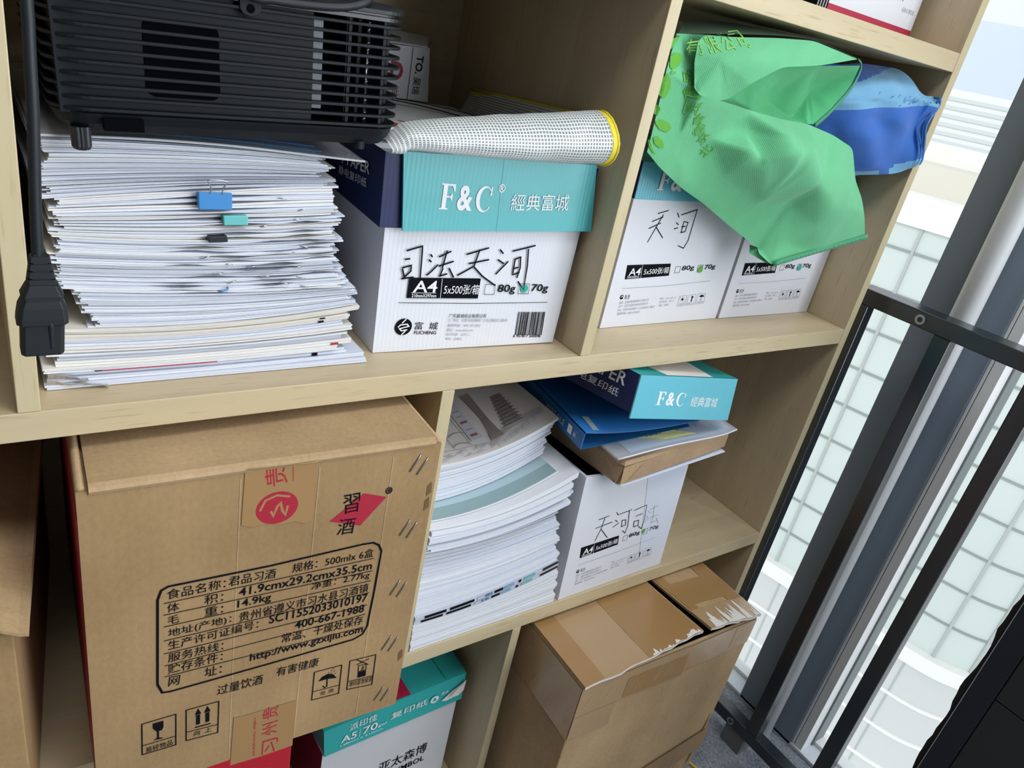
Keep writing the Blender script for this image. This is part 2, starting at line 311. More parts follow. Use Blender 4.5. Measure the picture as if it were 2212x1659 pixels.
PRINT_BOX_FRONT = [
  ('l', [(0.0234, 0.1042), (0.0388, 0.1091), (0.0395, 0.1026), (0.0417, 0.0706), (0.0392, 0.0724)], 0.0016, 'pen_ink'),
  ('l', [(0.0227, 0.0957), (0.0282, 0.0966)], 0.0016, 'pen_ink'),
  ('l', [(0.0214, 0.0866), (0.0249, 0.0774)], 0.0016, 'pen_ink'),
  ('l', [(0.021, 0.0874), (0.03, 0.09), (0.0304, 0.0842), (0.024, 0.0778)], 0.0016, 'pen_ink'),
  ('l', [(0.0216, 0.0766), (0.0343, 0.0783)], 0.0016, 'pen_ink'),
  ('l', [(0.0484, 0.1014), (0.051, 0.0986)], 0.0016, 'pen_ink'),
  ('l', [(0.0475, 0.0961), (0.0506, 0.0936)], 0.0016, 'pen_ink'),
  ('l', [(0.0474, 0.0801), (0.0513, 0.0835), (0.0581, 0.0912)], 0.0016, 'pen_ink'),
  ('l', [(0.0578, 0.0988), (0.0703, 0.1049)], 0.0016, 'pen_ink'),
  ('l', [(0.0656, 0.1056), (0.0632, 0.0878)], 0.0016, 'pen_ink'),
  ('l', [(0.0589, 0.0895), (0.0748, 0.0948)], 0.0016, 'pen_ink'),
  ('l', [(0.0641, 0.0878), (0.0619, 0.0796), (0.0697, 0.0819)], 0.0016, 'pen_ink'),
  ('l', [(0.0705, 0.0879), (0.0774, 0.0779)], 0.0016, 'pen_ink'),
  ('l', [(0.0874, 0.1019), (0.1117, 0.1093)], 0.0016, 'pen_ink'),
  ('l', [(0.0916, 0.0925), (0.1142, 0.0971)], 0.0016, 'pen_ink'),
  ('l', [(0.1015, 0.1073), (0.0982, 0.0899), (0.0811, 0.0802)], 0.0016, 'pen_ink'),
  ('l', [(0.0984, 0.0891), (0.1101, 0.0794), (0.127, 0.0695)], 0.0016, 'pen_ink'),
  ('l', [(0.1247, 0.1079), (0.1296, 0.1036)], 0.0016, 'pen_ink'),
  ('l', [(0.1244, 0.0973), (0.1325, 0.093)], 0.0016, 'pen_ink'),
  ('l', [(0.125, 0.0816), (0.1293, 0.0867), (0.1373, 0.0957)], 0.0016, 'pen_ink'),
  ('l', [(0.14, 0.1064), (0.1667, 0.1131)], 0.0016, 'pen_ink'),
  ('l', [(0.1586, 0.1095), (0.1617, 0.0906), (0.1631, 0.0646), (0.154, 0.074)], 0.0016, 'pen_ink'),
  ('l', [(0.145, 0.0976), (0.1455, 0.0823)], 0.0016, 'pen_ink'),
  ('l', [(0.144, 0.0976), (0.1511, 0.1004), (0.1532, 0.0887), (0.1517, 0.0777)], 0.0016, 'pen_ink'),
  ('l', [(0.1452, 0.0877), (0.151, 0.0896)], 0.0016, 'pen_ink'),
  ('l', [(0.1453, 0.081), (0.1537, 0.0841)], 0.0016, 'pen_ink'),
  ('q', [(0.0301, 0.0778), (0.1086, 0.0771), (0.1093, 0.0555), (0.0299, 0.057)], 'black_ink'),
  ('t', 'A4', 0.0353, 0.063, 0.0257, 0.0119, -0.012, 'white_ink'),
  ('l', [(0.034, 0.0624), (0.0606, 0.062)], 0.0005, 'white_ink'),
  ('t', '210mmX297mm', 0.0348, 0.0578, 0.0265, 0.0034, -0.015, 'white_ink'),
  ('l', [(0.0651, 0.0767), (0.0662, 0.0568)], 0.0005, 'white_ink'),
  ('t', '5x500张/箱', 0.0688, 0.0604, 0.0399, 0.0107, -0.013, 'white_ink'),
  ('l', [(0.1155, 0.0708), (0.1273, 0.0708), (0.128, 0.0597), (0.116, 0.0599), (0.1155, 0.0708)], 0.0005, 'black_ink'),
  ('t', '80g', 0.1311, 0.0597, 0.0216, 0.011, -0.009, 'black_ink'),
  ('l', [(0.1563, 0.0712), (0.1692, 0.0712), (0.1704, 0.06), (0.1572, 0.0602), (0.1563, 0.0712)], 0.0005, 'black_ink'),
  ('c', 0.1639, 0.0658, 0.0045, 0.0045, 'teal_ink'),
  ('t', '70g', 0.1726, 0.0604, 0.022, 0.0106, -0.009, 'black_ink'),
  ('l', [(0.0224, 0.0523), (0.104, 0.0501), (0.1979, 0.0498)], 0.0006, 'black_ink'),
  ('c', 0.0308, 0.0267, 0.0091, 0.0089, 'black_ink'),
  ('l', [(0.025, 0.0264), (0.0273, 0.0289), (0.0343, 0.0296), (0.0365, 0.0272), (0.0269, 0.025), (0.0291, 0.0226), (0.0353, 0.0236)], 0.0012, 'white_ink'),
  ('l', [(0.0327, 0.035), (0.0288, 0.0307)], 0.0012, 'white_ink'),
  ('l', [(0.0335, 0.0224), (0.0297, 0.0181)], 0.0012, 'white_ink'),
  ('t', '富  城', 0.0429, 0.0233, 0.0257, 0.0083, -0.039, 'black_ink'),
  ('t', 'FUCHENG', 0.0433, 0.0182, 0.0246, 0.0037, -0.041, 'black_ink'),
  ('t', '广东富城纸业有限公司', 0.0792, 0.0349, 0.0441, 0.0044, -0.029, 'black_ink'),
  ('t', '工厂地址：东莞市道滘镇南丫工业区南阁东三路8号', 0.079, 0.0305, 0.072, 0.0037, -0.033, 'grey_ink'),
  ('t', '服务热线：400-107-6901', 0.0796, 0.0249, 0.0389, 0.0035, -0.036, 'grey_ink'),
  ('t', '网址：www.szfc.com', 0.0795, 0.0197, 0.0313, 0.0036, -0.042, 'grey_ink'),
  ('t', '执行标准：Q/FC.1', 0.0794, 0.015, 0.0273, 0.0032, -0.044, 'grey_ink'),
  ('t', '等级：合格品', 0.0794, 0.0103, 0.0191, 0.0028, -0.047, 'grey_ink'),
  ('q', [(0.1626, 0.0395), (0.1633, 0.0394), (0.1649, 0.0123), (0.1642, 0.0123)], 'black_ink'),
  ('q', [(0.1639, 0.0394), (0.1646, 0.0394), (0.1662, 0.0122), (0.1655, 0.0122)], 'black_ink'),
  ('q', [(0.1657, 0.0394), (0.1661, 0.0394), (0.1677, 0.0121), (0.1673, 0.0122)], 'black_ink'),
  ('q', [(0.1667, 0.0394), (0.1678, 0.0393), (0.1695, 0.0121), (0.1684, 0.0121)], 'black_ink'),
  ('q', [(0.1687, 0.0393), (0.1693, 0.0393), (0.171, 0.012), (0.1703, 0.012)], 'black_ink'),
  ('q', [(0.17, 0.0393), (0.1711, 0.0392), (0.1728, 0.0119), (0.1717, 0.012)], 'black_ink'),
  ('q', [(0.1722, 0.0392), (0.1732, 0.0392), (0.175, 0.0118), (0.1739, 0.0119)], 'black_ink'),
  ('q', [(0.1739, 0.0392), (0.1746, 0.0392), (0.1764, 0.0118), (0.1757, 0.0118)], 'black_ink'),
  ('q', [(0.1752, 0.0391), (0.1764, 0.0391), (0.1782, 0.0117), (0.177, 0.0117)], 'black_ink'),
  ('q', [(0.177, 0.0391), (0.1775, 0.0391), (0.1793, 0.0116), (0.1789, 0.0117)], 'black_ink'),
  ('q', [(0.1782, 0.0391), (0.1786, 0.0391), (0.1804, 0.0116), (0.18, 0.0116)], 'black_ink'),
  ('q', [(0.1795, 0.039), (0.1799, 0.039), (0.1818, 0.0115), (0.1813, 0.0116)], 'black_ink'),
  ('q', [(0.1808, 0.039), (0.1819, 0.039), (0.1838, 0.0114), (0.1827, 0.0115)], 'black_ink'),
  ('q', [(0.183, 0.039), (0.1841, 0.0389), (0.186, 0.0113), (0.1849, 0.0114)], 'black_ink'),
  ('q', [(0.1852, 0.0389), (0.1863, 0.0389), (0.1883, 0.0113), (0.1871, 0.0113)], 'black_ink'),
  ('q', [(0.187, 0.0389), (0.1877, 0.0388), (0.1896, 0.0112), (0.189, 0.0112)], 'black_ink'),
  ('q', [(0.1883, 0.0388), (0.1888, 0.0388), (0.1908, 0.0111), (0.1903, 0.0112)], 'black_ink'),
  ('q', [(0.1894, 0.0388), (0.1905, 0.0388), (0.1926, 0.0111), (0.1914, 0.0111)], 'black_ink'),
  ('q', [(0.1912, 0.0388), (0.1919, 0.0387), (0.1939, 0.011), (0.1933, 0.011)], 'black_ink'),
  ('q', [(0.193, 0.0387), (0.1937, 0.0387), (0.1958, 0.0109), (0.1951, 0.011)], 'black_ink'),
  ('q', [(0.1948, 0.0387), (0.1959, 0.0386), (0.198, 0.0108), (0.1969, 0.0109)], 'black_ink'),
  ('q', [(0.1968, 0.0386), (0.1979, 0.0386), (0.2001, 0.0107), (0.199, 0.0108)], 'black_ink'),
  ('t', '6 957817 500046', 0.1624, 0.0096, 0.0366, 0.0036, -0.046, 'black_ink'),
]
FC_BOX = ((0.0463, 0.1466),(0.1004, 0.1712))
PRINT_BOX_LID = [
  ('t', '®', 0.1069, 0.1655, 0.0074, 0.008, 0.067, 'white_ink'),
  ('t', '經典富城', 0.1238, 0.1489, 0.0686, 0.0164, 0.053, 'white_ink'),
]
PRINT_LID_SIDE = [
  ('t', 'T PAPER', -0.1028, 0.1575, 0.0768, 0.0108, 0.094, 'white_ink'),
  ('t', '静电复印纸', -0.1046, 0.146, 0.0747, 0.0083, 0.075, 'white_ink'),
]
PRINT_SIDE = [
  ('q', [(0.0183, 0.0815), (0.0953, 0.0825), (0.0982, 0.0663), (0.0204, 0.0633)], 'black_ink'),
  ('t', 'A4', 0.0246, 0.0678, 0.02, 0.0095, 0.03, 'white_ink'),
  ('l', [(0.0229, 0.0668), (0.0436, 0.0671)], 0.0004, 'white_ink'),
  ('t', '210mmX297mm', 0.0238, 0.0645, 0.0203, 0.0018, 0.025, 'white_ink'),
  ('l', [(0.0445, 0.0816), (0.0471, 0.0644)], 0.0005, 'white_ink'),
  ('t', '5x500张/箱', 0.0503, 0.0682, 0.0447, 0.0087, 0.031, 'white_ink'),
  ('l', [(0.1066, 0.078), (0.1156, 0.0784), (0.1164, 0.0703), (0.107, 0.0699), (0.1066, 0.078)], 0.0005, 'black_ink'),
  ('t', '80g', 0.1193, 0.0707, 0.0238, 0.0083, 0.05, 'black_ink'),
  ('l', [(0.149, 0.0793), (0.1593, 0.0797), (0.1607, 0.0705), (0.1504, 0.0701), (0.149, 0.0793)], 0.0005, 'black_ink'),
  ('t', '70g', 0.1635, 0.0715, 0.0221, 0.0082, 0.059, 'black_ink'),
  ('l', [(0.0202, 0.0516), (0.0982, 0.0527), (0.184, 0.0569)], 0.0005, 'grey_ink'),
  ('c', 0.0236, 0.0402, 0.0031, 0.0029, 'black_ink'),
  ('l', [(0.0216, 0.04), (0.0244, 0.0417), (0.0263, 0.0393)], 0.0008, 'white_ink'),
  ('t', '富 城', 0.029, 0.0386, 0.0086, 0.0043, 0.023, 'black_ink'),
  ('t', 'FUCHENG', 0.0292, 0.037, 0.0083, 0.0011, 0.024, 'black_ink'),
  ('t', '监制：东莞市富城智联纸业有限公司', 0.022, 0.031, 0.0513, 0.0034, 0.037, 'grey_ink'),
  ('t', '生产：东莞市富城永通纸业有限公司', 0.0227, 0.0261, 0.051, 0.0032, 0.041, 'grey_ink'),
  ('t', '地址：东莞市道滘镇南丫工业区南阁东三路8号', 0.0226, 0.0213, 0.0662, 0.0032, 0.026, 'grey_ink'),
  ('t', '服务热线：400-107-6901', 0.0234, 0.0161, 0.0396, 0.0036, 0.02, 'grey_ink'),
  ('t', '网址：www.szfc.com', 0.0947, 0.0336, 0.0312, 0.003, 0.026, 'grey_ink'),
  ('t', '执行标准：Q/FC.1', 0.0951, 0.0288, 0.0274, 0.0031, 0.026, 'grey_ink'),
  ('t', '等级：合格品', 0.0955, 0.024, 0.019, 0.0031, 0.026, 'grey_ink'),
  ('l', [(0.1318, 0.0373), (0.146, 0.0376), (0.1482, 0.0234), (0.1324, 0.023), (0.1318, 0.0373)], 0.0005, 'grey_ink'),
  ('c', 0.1388, 0.0322, 0.002, 0.0017, 'black_ink'),
  ('l', [(0.1425, 0.032), (0.1441, 0.0319)], 0.0004, 'black_ink'),
  ('l', [(0.1423, 0.03), (0.1439, 0.0289)], 0.0004, 'black_ink'),
  ('l', [(0.1401, 0.0293), (0.1407, 0.0278)], 0.0004, 'black_ink'),
  ('l', [(0.1371, 0.0302), (0.1364, 0.0292)], 0.0004, 'black_ink'),
  ('l', [(0.1351, 0.0323), (0.1335, 0.0324)], 0.0004, 'black_ink'),
  ('l', [(0.1353, 0.0343), (0.1337, 0.0354)], 0.0004, 'black_ink'),
  ('l', [(0.1375, 0.0351), (0.1369, 0.0365)], 0.0004, 'black_ink'),
  ('l', [(0.1405, 0.0341), (0.1412, 0.0351)], 0.0004, 'black_ink'),
  ('t', '怕晒', 0.1343, 0.0241, 0.0111, 0.0026, 0.027, 'grey_ink'),
  ('l', [(0.1495, 0.038), (0.164, 0.0383), (0.1664, 0.024), (0.1502, 0.0236), (0.1495, 0.038)], 0.0005, 'grey_ink'),
  ('q', [(0.1573, 0.0368), (0.1611, 0.0338), (0.155, 0.0338)], 'black_ink'),
  ('l', [(0.1577, 0.0342), (0.1581, 0.0278)], 0.0016, 'black_ink'),
  ('t', '向上', 0.1521, 0.0247, 0.0113, 0.0026, 0.027, 'grey_ink'),
  ('l', [(0.1682, 0.039), (0.1831, 0.0393), (0.1856, 0.0248), (0.1691, 0.0244), (0.1682, 0.039)], 0.0005, 'grey_ink'),
  ('q', [(0.1722, 0.0339), (0.1735, 0.0364), (0.1765, 0.0372), (0.1803, 0.0362), (0.1824, 0.0343)], 'black_ink'),
  ('l', [(0.1769, 0.0346), (0.1771, 0.0296), (0.1751, 0.0303)], 0.0006, 'black_ink'),
  ('t', '怕雨', 0.1711, 0.0255, 0.0115, 0.0026, 0.026, 'grey_ink'),
]
PEN_LEFT = [
  ('l', [(0.046, 0.1453), (0.0633, 0.1495)], 0.0012, 'pen_ink'),
  ('l', [(0.0402, 0.1355), (0.057, 0.1415)], 0.0012, 'pen_ink'),
  ('l', [(0.0562, 0.1444), (0.0521, 0.1345), (0.0419, 0.11)], 0.0012, 'pen_ink'),
  ('l', [(0.0489, 0.1295), (0.0666, 0.1155)], 0.0012, 'pen_ink'),
  ('l', [(0.0378, 0.1269), (0.0558, 0.1341)], 0.0012, 'pen_ink'),
  ('l', [(0.0801, 0.147), (0.0854, 0.1414)], 0.0012, 'pen_ink'),
  ('l', [(0.083, 0.1351), (0.0879, 0.1322)], 0.0012, 'pen_ink'),
  ('l', [(0.082, 0.127), (0.0886, 0.1289)], 0.0012, 'pen_ink'),
  ('l', [(0.0876, 0.1447), (0.1142, 0.152), (0.1145, 0.1125), (0.1101, 0.1025), (0.0985, 0.1059)], 0.0012, 'pen_ink'),
  ('l', [(0.0963, 0.1367), (0.097, 0.1232)], 0.0012, 'pen_ink'),
  ('l', [(0.0963, 0.1367), (0.1043, 0.1356), (0.1037, 0.124), (0.0957, 0.1226)], 0.0012, 'pen_ink'),
  ('l', [(0.0945, 0.1298), (0.1018, 0.1309)], 0.0012, 'pen_ink'),
]
PEN_OPEN = [
  ('l', [(0.0417, 0.1232), (0.0614, 0.1251)], 0.0011, 'pen_ink'),
  ('l', [(0.0393, 0.1098), (0.0708, 0.1126)], 0.0011, 'pen_ink'),
  ('l', [(0.0534, 0.1233), (0.051, 0.1051), (0.0448, 0.0877)], 0.0011, 'pen_ink'),
  ('l', [(0.0521, 0.1048), (0.0684, 0.0869)], 0.0011, 'pen_ink'),
  ('l', [(0.0744, 0.1274), (0.08, 0.1213)], 0.0011, 'pen_ink'),
  ('l', [(0.0754, 0.1146), (0.0816, 0.1098)], 0.0011, 'pen_ink'),
  ('l', [(0.0742, 0.1027), (0.0849, 0.1073)], 0.0011, 'pen_ink'),
  ('l', [(0.0813, 0.1226), (0.1055, 0.1245)], 0.0011, 'pen_ink'),
  ('l', [(0.1002, 0.1242), (0.1053, 0.0971), (0.1035, 0.0851), (0.0966, 0.0912)], 0.0011, 'pen_ink'),
  ('l', [(0.0897, 0.1109), (0.0925, 0.0989), (0.0999, 0.1001), (0.0973, 0.1096), (0.0899, 0.1102)], 0.0011, 'pen_ink'),
  ('l', [(0.1101, 0.1217), (0.1344, 0.1255), (0.1378, 0.1018), (0.1372, 0.0836), (0.1292, 0.0901)], 0.0011, 'pen_ink'),
  ('l', [(0.1172, 0.1103), (0.1303, 0.1119)], 0.0011, 'pen_ink'),
  ('l', [(0.1165, 0.1023), (0.1185, 0.0919), (0.1278, 0.0918), (0.1256, 0.1016), (0.1168, 0.1016)], 0.0011, 'pen_ink'),
  ('l', [(0.1418, 0.1139), (0.1464, 0.1088)], 0.001, 'grey_ink'),
  ('l', [(0.1403, 0.1051), (0.1455, 0.1015)], 0.001, 'grey_ink'),
  ('l', [(0.1397, 0.094), (0.1462, 0.0996)], 0.001, 'grey_ink'),
  ('l', [(0.144, 0.115), (0.1619, 0.1179)], 0.001, 'grey_ink'),
  ('l', [(0.1517, 0.1213), (0.156, 0.0988)], 0.001, 'grey_ink'),
  ('l', [(0.1483, 0.0991), (0.1666, 0.1011)], 0.001, 'grey_ink'),
  ('l', [(0.1565, 0.0977), (0.1553, 0.0889), (0.1659, 0.0912)], 0.001, 'grey_ink'),
  ('l', [(0.1641, 0.0957), (0.1725, 0.0844)], 0.001, 'grey_ink'),
]
PRINT_WINE = [
  ('t', '食品名称：', 0.0584, 0.2258, 0.0456, 0.0106, -0.013, 'black_ink'),
  ('t', '君品习酒', 0.1064, 0.2258, 0.0395, 0.0106, -0.035, 'black_ink'),
  ('t', '规格：500mlx 6盒', 0.1603, 0.2257, 0.0771, 0.0105, -0.018, 'black_ink'),
  ('t', '体', 0.0583, 0.2118, 0.0093, 0.0096, -0.043, 'black_ink'),
  ('t', '积：', 0.0873, 0.211, 0.0151, 0.0105, -0.013, 'black_ink'),
  ('t', '41.9cmx29.2cmx35.5cm', 0.1153, 0.2121, 0.1222, 0.0095, -0.025, 'black_ink'),
  ('t', '毛', 0.0586, 0.1988, 0.009, 0.0092, -0.055, 'black_ink'),
  ('t', '重：', 0.0875, 0.1978, 0.0152, 0.0101, -0.013, 'black_ink'),
  ('t', '14.9kg', 0.1144, 0.197, 0.0289, 0.0108, -0.01, 'black_ink'),
  ('t', '净重：2.77kg', 0.1797, 0.1986, 0.0568, 0.0105, -0.025, 'black_ink'),
  ('t', '地址(产地)：', 0.059, 0.1828, 0.0509, 0.0105, -0.002, 'black_ink'),
  ('t', '贵州省遵义市习水县习酒镇', 0.1163, 0.1819, 0.1207, 0.0113, -0.008, 'black_ink'),
  ('t', '生产许可证编号：', 0.0589, 0.1693, 0.0747, 0.0104, -0.004, 'black_ink'),
  ('t', 'SC11552033010197', 0.1429, 0.1709, 0.0945, 0.0103, -0.023, 'black_ink'),
  ('t', '服务热线：', 0.0588, 0.1548, 0.045, 0.0106, -0.031, 'black_ink'),
  ('t', '400-667-1988', 0.1674, 0.1558, 0.0683, 0.0101, -0.004, 'black_ink'),
  ('t', '贮存条件：', 0.0587, 0.1408, 0.0448, 0.011, -0.011, 'black_ink'),
  ('t', '常温、干燥处保存', 0.1558, 0.1422, 0.0801, 0.0116, -0.039, 'black_ink'),
  ('t', '网', 0.0586, 0.126, 0.0089, 0.0114, -0.101, 'black_ink'),
  ('t', '址：', 0.0884, 0.1252, 0.0146, 0.0116, -0.021, 'black_ink'),
  ('t', 'http://www.gzxijiu.com', 0.1276, 0.1274, 0.1098, 0.0116, -0.019, 'black_ink'),
  ('t', '过量饮酒', 0.0995, 0.0972, 0.0411, 0.0125, -0.041, 'black_ink'),
  ('t', '有害健康', 0.1531, 0.0994, 0.0414, 0.0122, -0.048, 'black_ink'),
  ('l', [(0.0561, 0.2227), (0.2384, 0.2221)], 0.0008, 'black_ink'),
  ('l', [(0.0557, 0.2101), (0.2388, 0.2068)], 0.0008, 'black_ink'),
  ('l', [(0.0559, 0.1971), (0.2385, 0.1946)], 0.0008, 'black_ink'),
  ('l', [(0.0558, 0.1813), (0.2386, 0.1795)], 0.0008, 'black_ink'),
  ('l', [(0.0556, 0.1664), (0.2384, 0.1638)], 0.0008, 'black_ink'),
  ('l', [(0.0561, 0.152), (0.2379, 0.1518)], 0.0008, 'black_ink'),
  ('l', [(0.056, 0.1391), (0.2381, 0.1345)], 0.0008, 'black_ink'),
  ('l', [(0.0515, 0.2279), (0.0542, 0.237), (0.0594, 0.2399), (0.1395, 0.2394), (0.2248, 0.2422), (0.2354, 0.2416), (0.2417, 0.2373), (0.2451, 0.2294), (0.2438, 0.1803), (0.2417, 0.1349), (0.2379, 0.1251), (0.2283, 0.1211), (0.1455, 0.1198), (0.0605, 0.1194), (0.0539, 0.1207), (0.0503, 0.1323), (0.0515, 0.2279)], 0.002, 'black_ink'),
  ('l', [(0.0372, 0.0885), (0.0648, 0.0886), (0.0647, 0.0478), (0.0367, 0.0487), (0.0372, 0.0885)], 0.001, 'black_ink'),
  ('l', [(0.0366, 0.0604), (0.0647, 0.0598)], 0.0008, 'black_ink'),
  ('t', '易碎物品', 0.0396, 0.0494, 0.0225, 0.0072, 0.0, 'black_ink'),
  ('q', [(0.0459, 0.085), (0.0545, 0.0849), (0.0545, 0.0766), (0.0531, 0.0733), (0.0487, 0.0733), (0.0458, 0.0789)], 'black_ink'),
  ('l', [(0.05, 0.0748), (0.0499, 0.0634)], 0.0016, 'black_ink'),
  ('q', [(0.0456, 0.063), (0.0499, 0.065), (0.0538, 0.063), (0.0537, 0.0621)], 'black_ink'),
  ('l', [(0.0734, 0.0898), (0.1015, 0.0889), (0.1014, 0.0467), (0.0735, 0.0491), (0.0734, 0.0898)], 0.001, 'black_ink'),
  ('l', [(0.0735, 0.0603), (0.1014, 0.058)], 0.0008, 'black_ink'),
  ('t', '向  上', 0.0802, 0.0516, 0.0154, 0.0064, -0.032, 'black_ink'),
  ('l', [(0.0837, 0.0664), (0.0836, 0.079)], 0.0034, 'black_ink'),
  ('q', [(0.0808, 0.0797), (0.0864, 0.0796), (0.0835, 0.0874)], 'black_ink'),
  ('l', [(0.0919, 0.066), (0.0917, 0.0786)], 0.0034, 'black_ink'),
  ('q', [(0.0888, 0.0793), (0.0945, 0.0792), (0.0916, 0.0871)], 'black_ink'),
  ('l', [(0.0811, 0.0632), (0.0948, 0.0624)], 0.0014, 'black_ink'),
  ('l', [(0.1915, 0.0902), (0.2198, 0.0891), (0.2202, 0.0482), (0.1917, 0.0507), (0.1915, 0.0902)], 0.001, 'black_ink'),
  ('l', [(0.192, 0.0624), (0.2195, 0.0605)], 0.0008, 'black_ink'),
  ('t', '怕  雨', 0.1999, 0.0536, 0.0142, 0.0056, -0.07, 'black_ink'),
  ('q', [(0.1967, 0.075), (0.2002, 0.0802), (0.206, 0.0821), (0.2116, 0.0792), (0.2159, 0.0724), (0.2059, 0.0749)], 'black_ink'),
  ('l', [(0.2055, 0.08), (0.2064, 0.0643), (0.204, 0.0633), (0.2018, 0.0669)], 0.0011, 'black_ink'),
  ('l', [(0.207, 0.0846), (0.2062, 0.083)], 0.0006, 'black_ink'),
  ('l', [(0.2098, 0.0862), (0.209, 0.0845)], 0.0006, 'black_ink'),
  ('l', [(0.2129, 0.0843), (0.2121, 0.0826)], 0.0006, 'black_ink'),
  ('l', [(0.2096, 0.0823), (0.2088, 0.0806)], 0.0006, 'black_ink'),
  ('l', [(0.2142, 0.0804), (0.2134, 0.0788)], 0.0006, 'black_ink'),
  ('l', [(0.2116, 0.0881), (0.2107, 0.0864)], 0.0006, 'black_ink'),
  ('l', [(0.2282, 0.0914), (0.2564, 0.0896), (0.2572, 0.0458), (0.2289, 0.05), (0.2282, 0.0914)], 0.001, 'black_ink'),
  ('l', [(0.229, 0.0616), (0.2572, 0.059)], 0.0008, 'black_ink'),
  ('t', '堆码层数极限', 0.2304, 0.0528, 0.0258, 0.0078, -0.093, 'black_ink'),
  ('q', [(0.2387, 0.0713), (0.2478, 0.0703), (0.248, 0.0621), (0.2391, 0.063)], 'black_ink'),
  ('l', [(0.2385, 0.0808), (0.247, 0.0798), (0.2475, 0.0712), (0.2389, 0.0722), (0.2385, 0.0808)], 0.0008, 'black_ink'),
  ('t', '8', 0.2422, 0.0726, 0.0023, 0.0063, -0.13, 'black_ink'),
  ('l', [(0.2354, 0.0903), (0.2495, 0.0781)], 0.001, 'black_ink'),
  ('l', [(0.2362, 0.0827), (0.2493, 0.0866)], 0.001, 'black_ink'),
  ('q', [(0.1905, 0.276), (0.2199, 0.3007), (0.2423, 0.2925), (0.22, 0.265)], 'red_ink'),
  ('t', '習', 0.2018, 0.2813, 0.0153, 0.0209, 0.039, 'black_ink'),
  ('t', '酒', 0.1981, 0.2587, 0.016, 0.0178, -0.069, 'black_ink'),
  ('c', 0.2439, 0.2994, 0.0033, 0.0037, 'black_ink'),
  ('c', 0.2439, 0.2994, 0.0026, 0.0029, 'kraft_card'),
  ('t', 'R', 0.243, 0.2978, 0.0025, 0.0037, 0.0, 'black_ink'),
]
PRINT_WINE_TAPE = [
  ('q', [(0.1159, 0.346), (0.1725, 0.3437), (0.1755, 0.2807), (0.1674, 0.2794), (0.159, 0.2835), (0.1471, 0.2827), (0.1351, 0.2866), (0.1238, 0.2853), (0.1147, 0.2888)], 'brown_tape'),
  ('c', 0.1431, 0.3011, 0.0175, 0.0164, 'red_ink'),
  ('l', [(0.1291, 0.3004), (0.133, 0.3103), (0.1424, 0.3139), (0.1533, 0.3106)], 0.002, 'brown_tape'),
  ('l', [(0.138, 0.2986), (0.1403, 0.2933), (0.1431, 0.3023), (0.1458, 0.3054), (0.1479, 0.2965), (0.1505, 0.2923), (0.1519, 0.3017)], 0.0022, 'brown_tape'),
  ('t', '贵', 0.1505, 0.3246, 0.0224, 0.0178, 1.678, 'red_ink'),
  ('l', [(0.1539, 0.3402), (0.1548, 0.3262)], 0.0006, 'red_ink'),
  ('q', [(0.1155, 0.0604), (0.122, 0.059), (0.1263, 0.0586), (0.1441, 0.0584), (0.175, 0.0577), (0.1759, -0.0092), (0.145, -0.0094), (0.1141, -0.0072)], 'brown_tape'),
  ('t', '习', 0.1602, -0.0083, 0.0211, 0.0159, 1.571, 'red_ink'),
  ('t', '州', 0.1587, 0.0188, 0.0188, 0.0157, 1.565, 'red_ink'),
  ('t', '贵', 0.1581, 0.043, 0.0165, 0.0157, 1.559, 'red_ink'),
  ('t', 'GUIZHOU XIJIU', 0.1384, -0.0042, 0.0552, 0.003, 1.593, 'red_ink'),
]
STAPLES = [(0.2701, 0.3231), (0.2701, 0.2501), (0.2698, 0.1756), (0.2702, 0.1005), (0.2709, 0.0257)]
# ---------------------------------------------------------------- daylight on the buildings outside
sd = bpy.data.lights.new('sun', 'SUN'); sd.energy = 1.0; sd.angle = .35; sd.color = (1, .98, .94)
so = bpy.data.objects.new('sun', sd); col.objects.link(so); so.location = (-3, -4, 8)
so.rotation_euler = Vector((.80, .30, -.52)).to_track_quat('-Z', 'Y').to_euler()
# ---------------------------------------------------------------- room shell
b = MB(); b.box(-3.3, .26, -5.1, .60, ZF - .12, ZF, 'carpet'); struct('floor', b)
b = MB(); b.box(-3.3, .30, -5.1, .60, 1.83, 1.93, 'plaster'); struct('ceiling', b)
b = MB(); b.box(-3.4, -3.3, -5.1, .60, ZF, 1.83, 'plaster'); struct('wall_left', b)
b = MB(); b.box(-3.3, .26, -5.2, -5.1, ZF, 1.83, 'plaster'); struct('wall_front', b)
b = MB(); b.box(-3.3, .19, .48, .60, ZF, 1.83, 'plaster'); struct('wall_back', b)
XG = .249
def pane(n, y0, y1):
    b = MB(); b.box(XG, XG + .006, y0, y1, ZF + .012, 1.80, 'window_glass'); struct('window_%d' % n, b)
pane(1, -.004, .58); pane(2, -1.45, -.158)
b = MB(); b.box(.187, .26, -5.1, .58, ZF, ZF + .008, 'sill_white'); b.box(.232, .262, -5.1, .58, ZF + .008, ZF + .016, 'alu_white'); struct('trim_1', b, bevel=.001)   # floor sill
b = MB(); b.box(.187, .262, -.1377, -.0042, ZF, 1.83, 'slate_metal'); struct('trim_2', b, bevel=.002)                        # slate mullion column
b = MB(); b.box(.190, .262, -.1425, -.1380, ZF + .006, 1.83, 'alu_white'); b.box(.1935, .262, -.1437, -.1425, ZF + .006, 1.83, 'gasket')
b.box(.1915, .262, -.1600, -.1437, ZF + .006, 1.83, 'alu_white'); b.box(.225, .262, -.1635, -.1600, ZF + .006, 1.83, 'seal_grey'); struct('trim_3', b, bevel=.0006)   # white window frame
b = MB(); b.box(.190, .262, -1.50, -1.45, ZF, 1.83, 'alu_white'); struct('trim_4', b)
